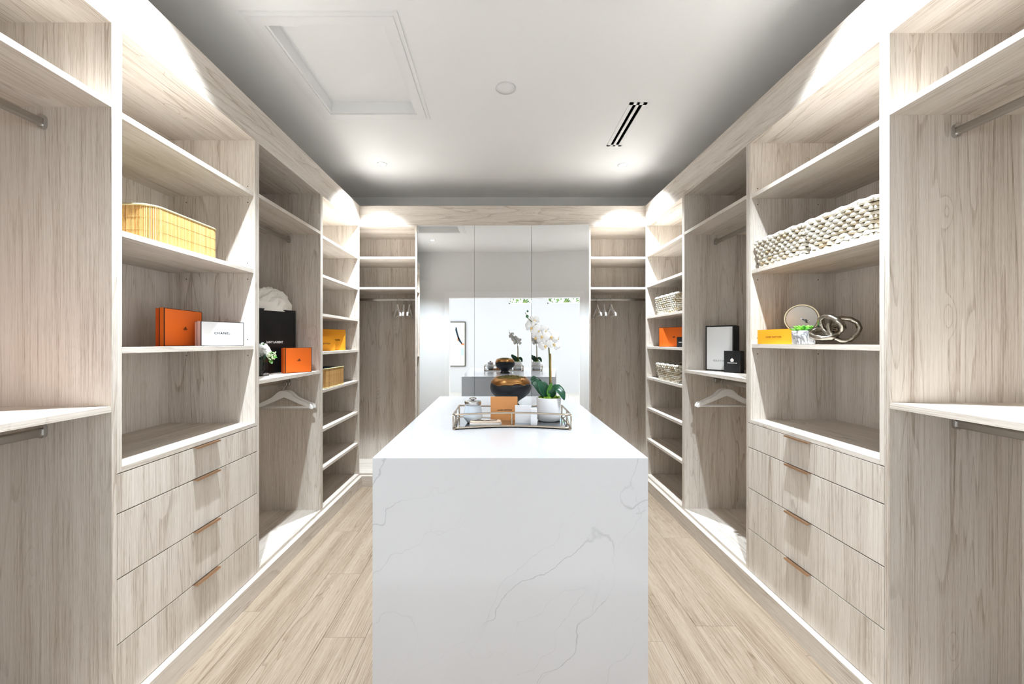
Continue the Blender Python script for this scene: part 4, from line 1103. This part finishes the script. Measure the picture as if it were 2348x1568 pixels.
def flower(c, face, roll, s, k):
    c = Vector(c); d = Vector(face).normalized(); a = d.cross(Vector((0, 0, 1))).normalized(); b_ = a.cross(d)
    ca, sa = math.cos(roll), math.sin(roll); X = a * ca + b_ * sa; Y = b_ * ca - a * sa
    mb = MB()
    for ang, ln, wd, back in ((90, 0.95, 0.36, -0.06), (210, 0.92, 0.34, -0.06), (330, 0.92, 0.34, -0.06), (12, 1.05, 0.58, 0.03), (168, 1.05, 0.58, 0.03)):
        th = math.radians(ang); ax = X * math.cos(th) + Y * math.sin(th); sd = d.cross(ax)
        n_, m_ = 8, 6; vs = []
        for i in range(n_ + 1):
            f = i / n_; ww = wd * s * (math.sin(PI * (0.05 + 0.90 * f)) ** 0.55) * (0.55 + 0.45 * f)
            for j in range(m_ + 1):
                u_ = j / m_ * 2 - 1
                vs.append(c + ax * (0.06 * s + ln * s * f) + sd * (u_ * ww) + d * (s * (back + 0.22 * f * (1 - f) * 2 - 0.16 * f * f - 0.10 * u_ * u_)))
        mb.add(vs, [(i * (m_ + 1) + j, i * (m_ + 1) + j + 1, (i + 1) * (m_ + 1) + j + 1, (i + 1) * (m_ + 1) + j) for i in range(n_) for j in range(m_)], None, True)
    fl = mb.build('flower', PETAL, orc, local=True)
    mb = MB(); mb.lathe([(0.0001, -0.007), (0.005, -0.003), (0.006, 0.002), (0.0001, 0.007)], 8, c + d * 0.006 - Y * 0.004)
    mb.lathe([(0.0001, -0.005), (0.004, 0.0), (0.0001, 0.005)], 6, c + d * 0.012 - Y * 0.010)
    mb.build('lip', PETAL_LIP, fl, local=True)
for k, (c, face, roll, s) in enumerate((
    ((0.022, -0.022, 0.372), (0.25, -1, 0.0), 0.5, 0.034), ((-0.02, -0.028, 0.366), (-0.35, -1, -0.25), -0.3, 0.034),
    ((0.008, -0.03, 0.408), (0.15, -1, 0.1), 0.2, 0.034), ((-0.035, -0.03, 0.41), (-0.2, -1, 0.0), 0.4, 0.034),
    ((-0.055, -0.02, 0.44), (0.1, -1, 0.2), -0.2, 0.034), ((-0.085, -0.035, 0.452), (-0.3, -1, 0.0), 0.3, 0.034),
    ((-0.075, -0.015, 0.486), (0.1, -1, 0.35), -0.5, 0.03), ((-0.018, -0.014, 0.437), (0.5, -1, 0.2), 0.9, 0.031),
    ((-0.06, -0.012, 0.405), (-0.5, -1, -0.1), 0.7, 0.030), ((0.034, -0.008, 0.405), (0.8, -1, 0.1), -0.4, 0.030))):
    flower(c, face, roll, s, k)
for c, r in (((-0.108, -0.032, 0.505), 0.009), ((-0.106, -0.03, 0.53), 0.006)):
    mb = MB(); mb.lathe([(0.0001, -r), (r * 0.75, -r * 0.35), (r * 0.8, r * 0.2), (r * 0.4, r * 0.8), (0.0001, r)], 10, c); mb.build('bud', BUD, orc, local=True)

# footed bowl
bw = thing('footed_bowl', 'black textured footed bowl with gold rim and dry moss', 'bowl', (0.064, 2.40, ZI + 0.0005))
def wob(i, th): return (0.0015 * math.sin(3 * th + i) + 0.001 * math.sin(7 * th), 0.0)
prof = [(0.058, 0.0), (0.06, 0.004), (0.056, 0.012), (0.045, 0.026), (0.047, 0.036), (0.066, 0.05), (0.094, 0.068), (0.115, 0.09), (0.1225, 0.112), (0.1215, 0.13), (0.1165, 0.147)]
mb = MB(); mb.lathe(prof, 56, wob=wob); mb.build('bowl', BOWL_BLACK, bw, local=True)
def wobg(i, th): return (0.0008 * math.sin(5 * th), (0.0045 * math.sin(4 * th + 0.6) + 0.0035 * math.sin(9 * th)) if i in (0, 1) else 0.0015 * math.sin(6 * th))
mb = MB(); mb.lathe([(0.1175, 0.143), (0.1195, 0.146), (0.115, 0.157), (0.106, 0.169), (0.097, 0.18), (0.094, 0.18), (0.0945, 0.168), (0.099, 0.15)], 56, wob=wobg); mb.build('gold_rim', BOWL_GOLD, bw, local=True)
mb = MB(); rnd = random.Random(21)
mb.lathe([(0.0935, 0.172), (0.075, 0.183), (0.04, 0.189), (0.0001, 0.191)], 24)
for k in range(420):
    a, r = rnd.uniform(0, 2 * PI), 0.091 * math.sqrt(rnd.random()); b_ = Vector((r * math.cos(a), r * math.sin(a), 0.172 + 0.018 * (1 - (r / 0.092) ** 2)))
    d = Vector((rnd.gauss(0, 1), rnd.gauss(0, 1), rnd.uniform(0.1, 0.9))).normalized() * rnd.uniform(0.008, 0.018)
    sd = d.cross(Vector((0, 0, 1))).normalized() * 0.0018
    mb.add([b_ - sd, b_ + sd, b_ + d], [(0, 1, 2)])
mb.build('moss', MOSS, bw, local=True)['kind'] = 'stuff'

# ================================================================== seen in the mirror: picture, hedge
pc = thing('framed_picture', 'tall abstract picture reflected in the left mirrored door', 'picture', (-1.42, FY, zz(-.65)))
px0, px1, pz0, pz1 = -1.90, -0.905, zz(-.65), zz(.53)
quick_box('canvas', CANVAS, pc, px0 + 0.02, px1 - 0.02, FY + 0.001, FY + 0.03, pz0 + 0.02, pz1 - 0.02)
mb = MB()
for a, b_ in ((px0, px0 + 0.02), (px1 - 0.02, px1)): mb.box(a, b_, FY + 0.001, FY + 0.045, pz0, pz1)
for a, b_ in ((pz0, pz0 + 0.02), (pz1 - 0.02, pz1)): mb.box(px0 + 0.02, px1 - 0.02, FY + 0.001, FY + 0.045, a, b_)
mb.build('frame', FRAME_DARK, pc)
def stroke(pts, mat, name):
    mb = MB(); mb.add([(px1 - 0.02 - p[0], FY + 0.0315, zz(p[1])) for p in pts], [tuple(range(len(pts)))]); mb.build(name, mat, pc)
stroke([(0.24, 0.40), (0.21, 0.37), (0.18, 0.22), (0.14, 0.10), (0.06, -0.05), (0.09, -0.06), (0.16, 0.02), (0.2, 0.14), (0.25, 0.3)], NAVY, 'dark_stroke')
stroke([(0.19, 0.12), (0.15, 0.12), (0.16, 0.03), (0.2, 0.02)], PEACH, 'peach_patch')
stroke([(0.1, -0.03), (0.02, -0.04), (0.01, -0.09), (0.09, -0.09)], PEACH, 'peach_patch')
stroke([(0.1, -0.17), (0.03, -0.17), (0.03, -0.36), (0.1, -0.36)], SKYBLUE, 'blue_patch')

mb = MB(); rnd = random.Random(9)
for k in range(2600):
    c = Vector((rnd.uniform(-0.4, 3.0), FY - 1.0 - rnd.random() * 0.7, rnd.uniform(2.1, 3.9)))
    a = Vector((rnd.gauss(0, 1), rnd.gauss(0, 1), rnd.gauss(0, 1))).normalized(); b_ = a.cross(Vector((rnd.gauss(0, 1), rnd.gauss(0, 1), rnd.gauss(0, 1)))).normalized()
    s = rnd.uniform(0.04, 0.09)
    mb.add([c - a * s, c + b_ * s * 0.45, c + a * s, c - b_ * s * 0.45], [(0, 1, 2, 3)])
hd = mb.build('hedge', HEDGE); hd['kind'] = 'stuff'; tag(hd, 'leafy green hedge outside the high window in the reflection', 'hedge')
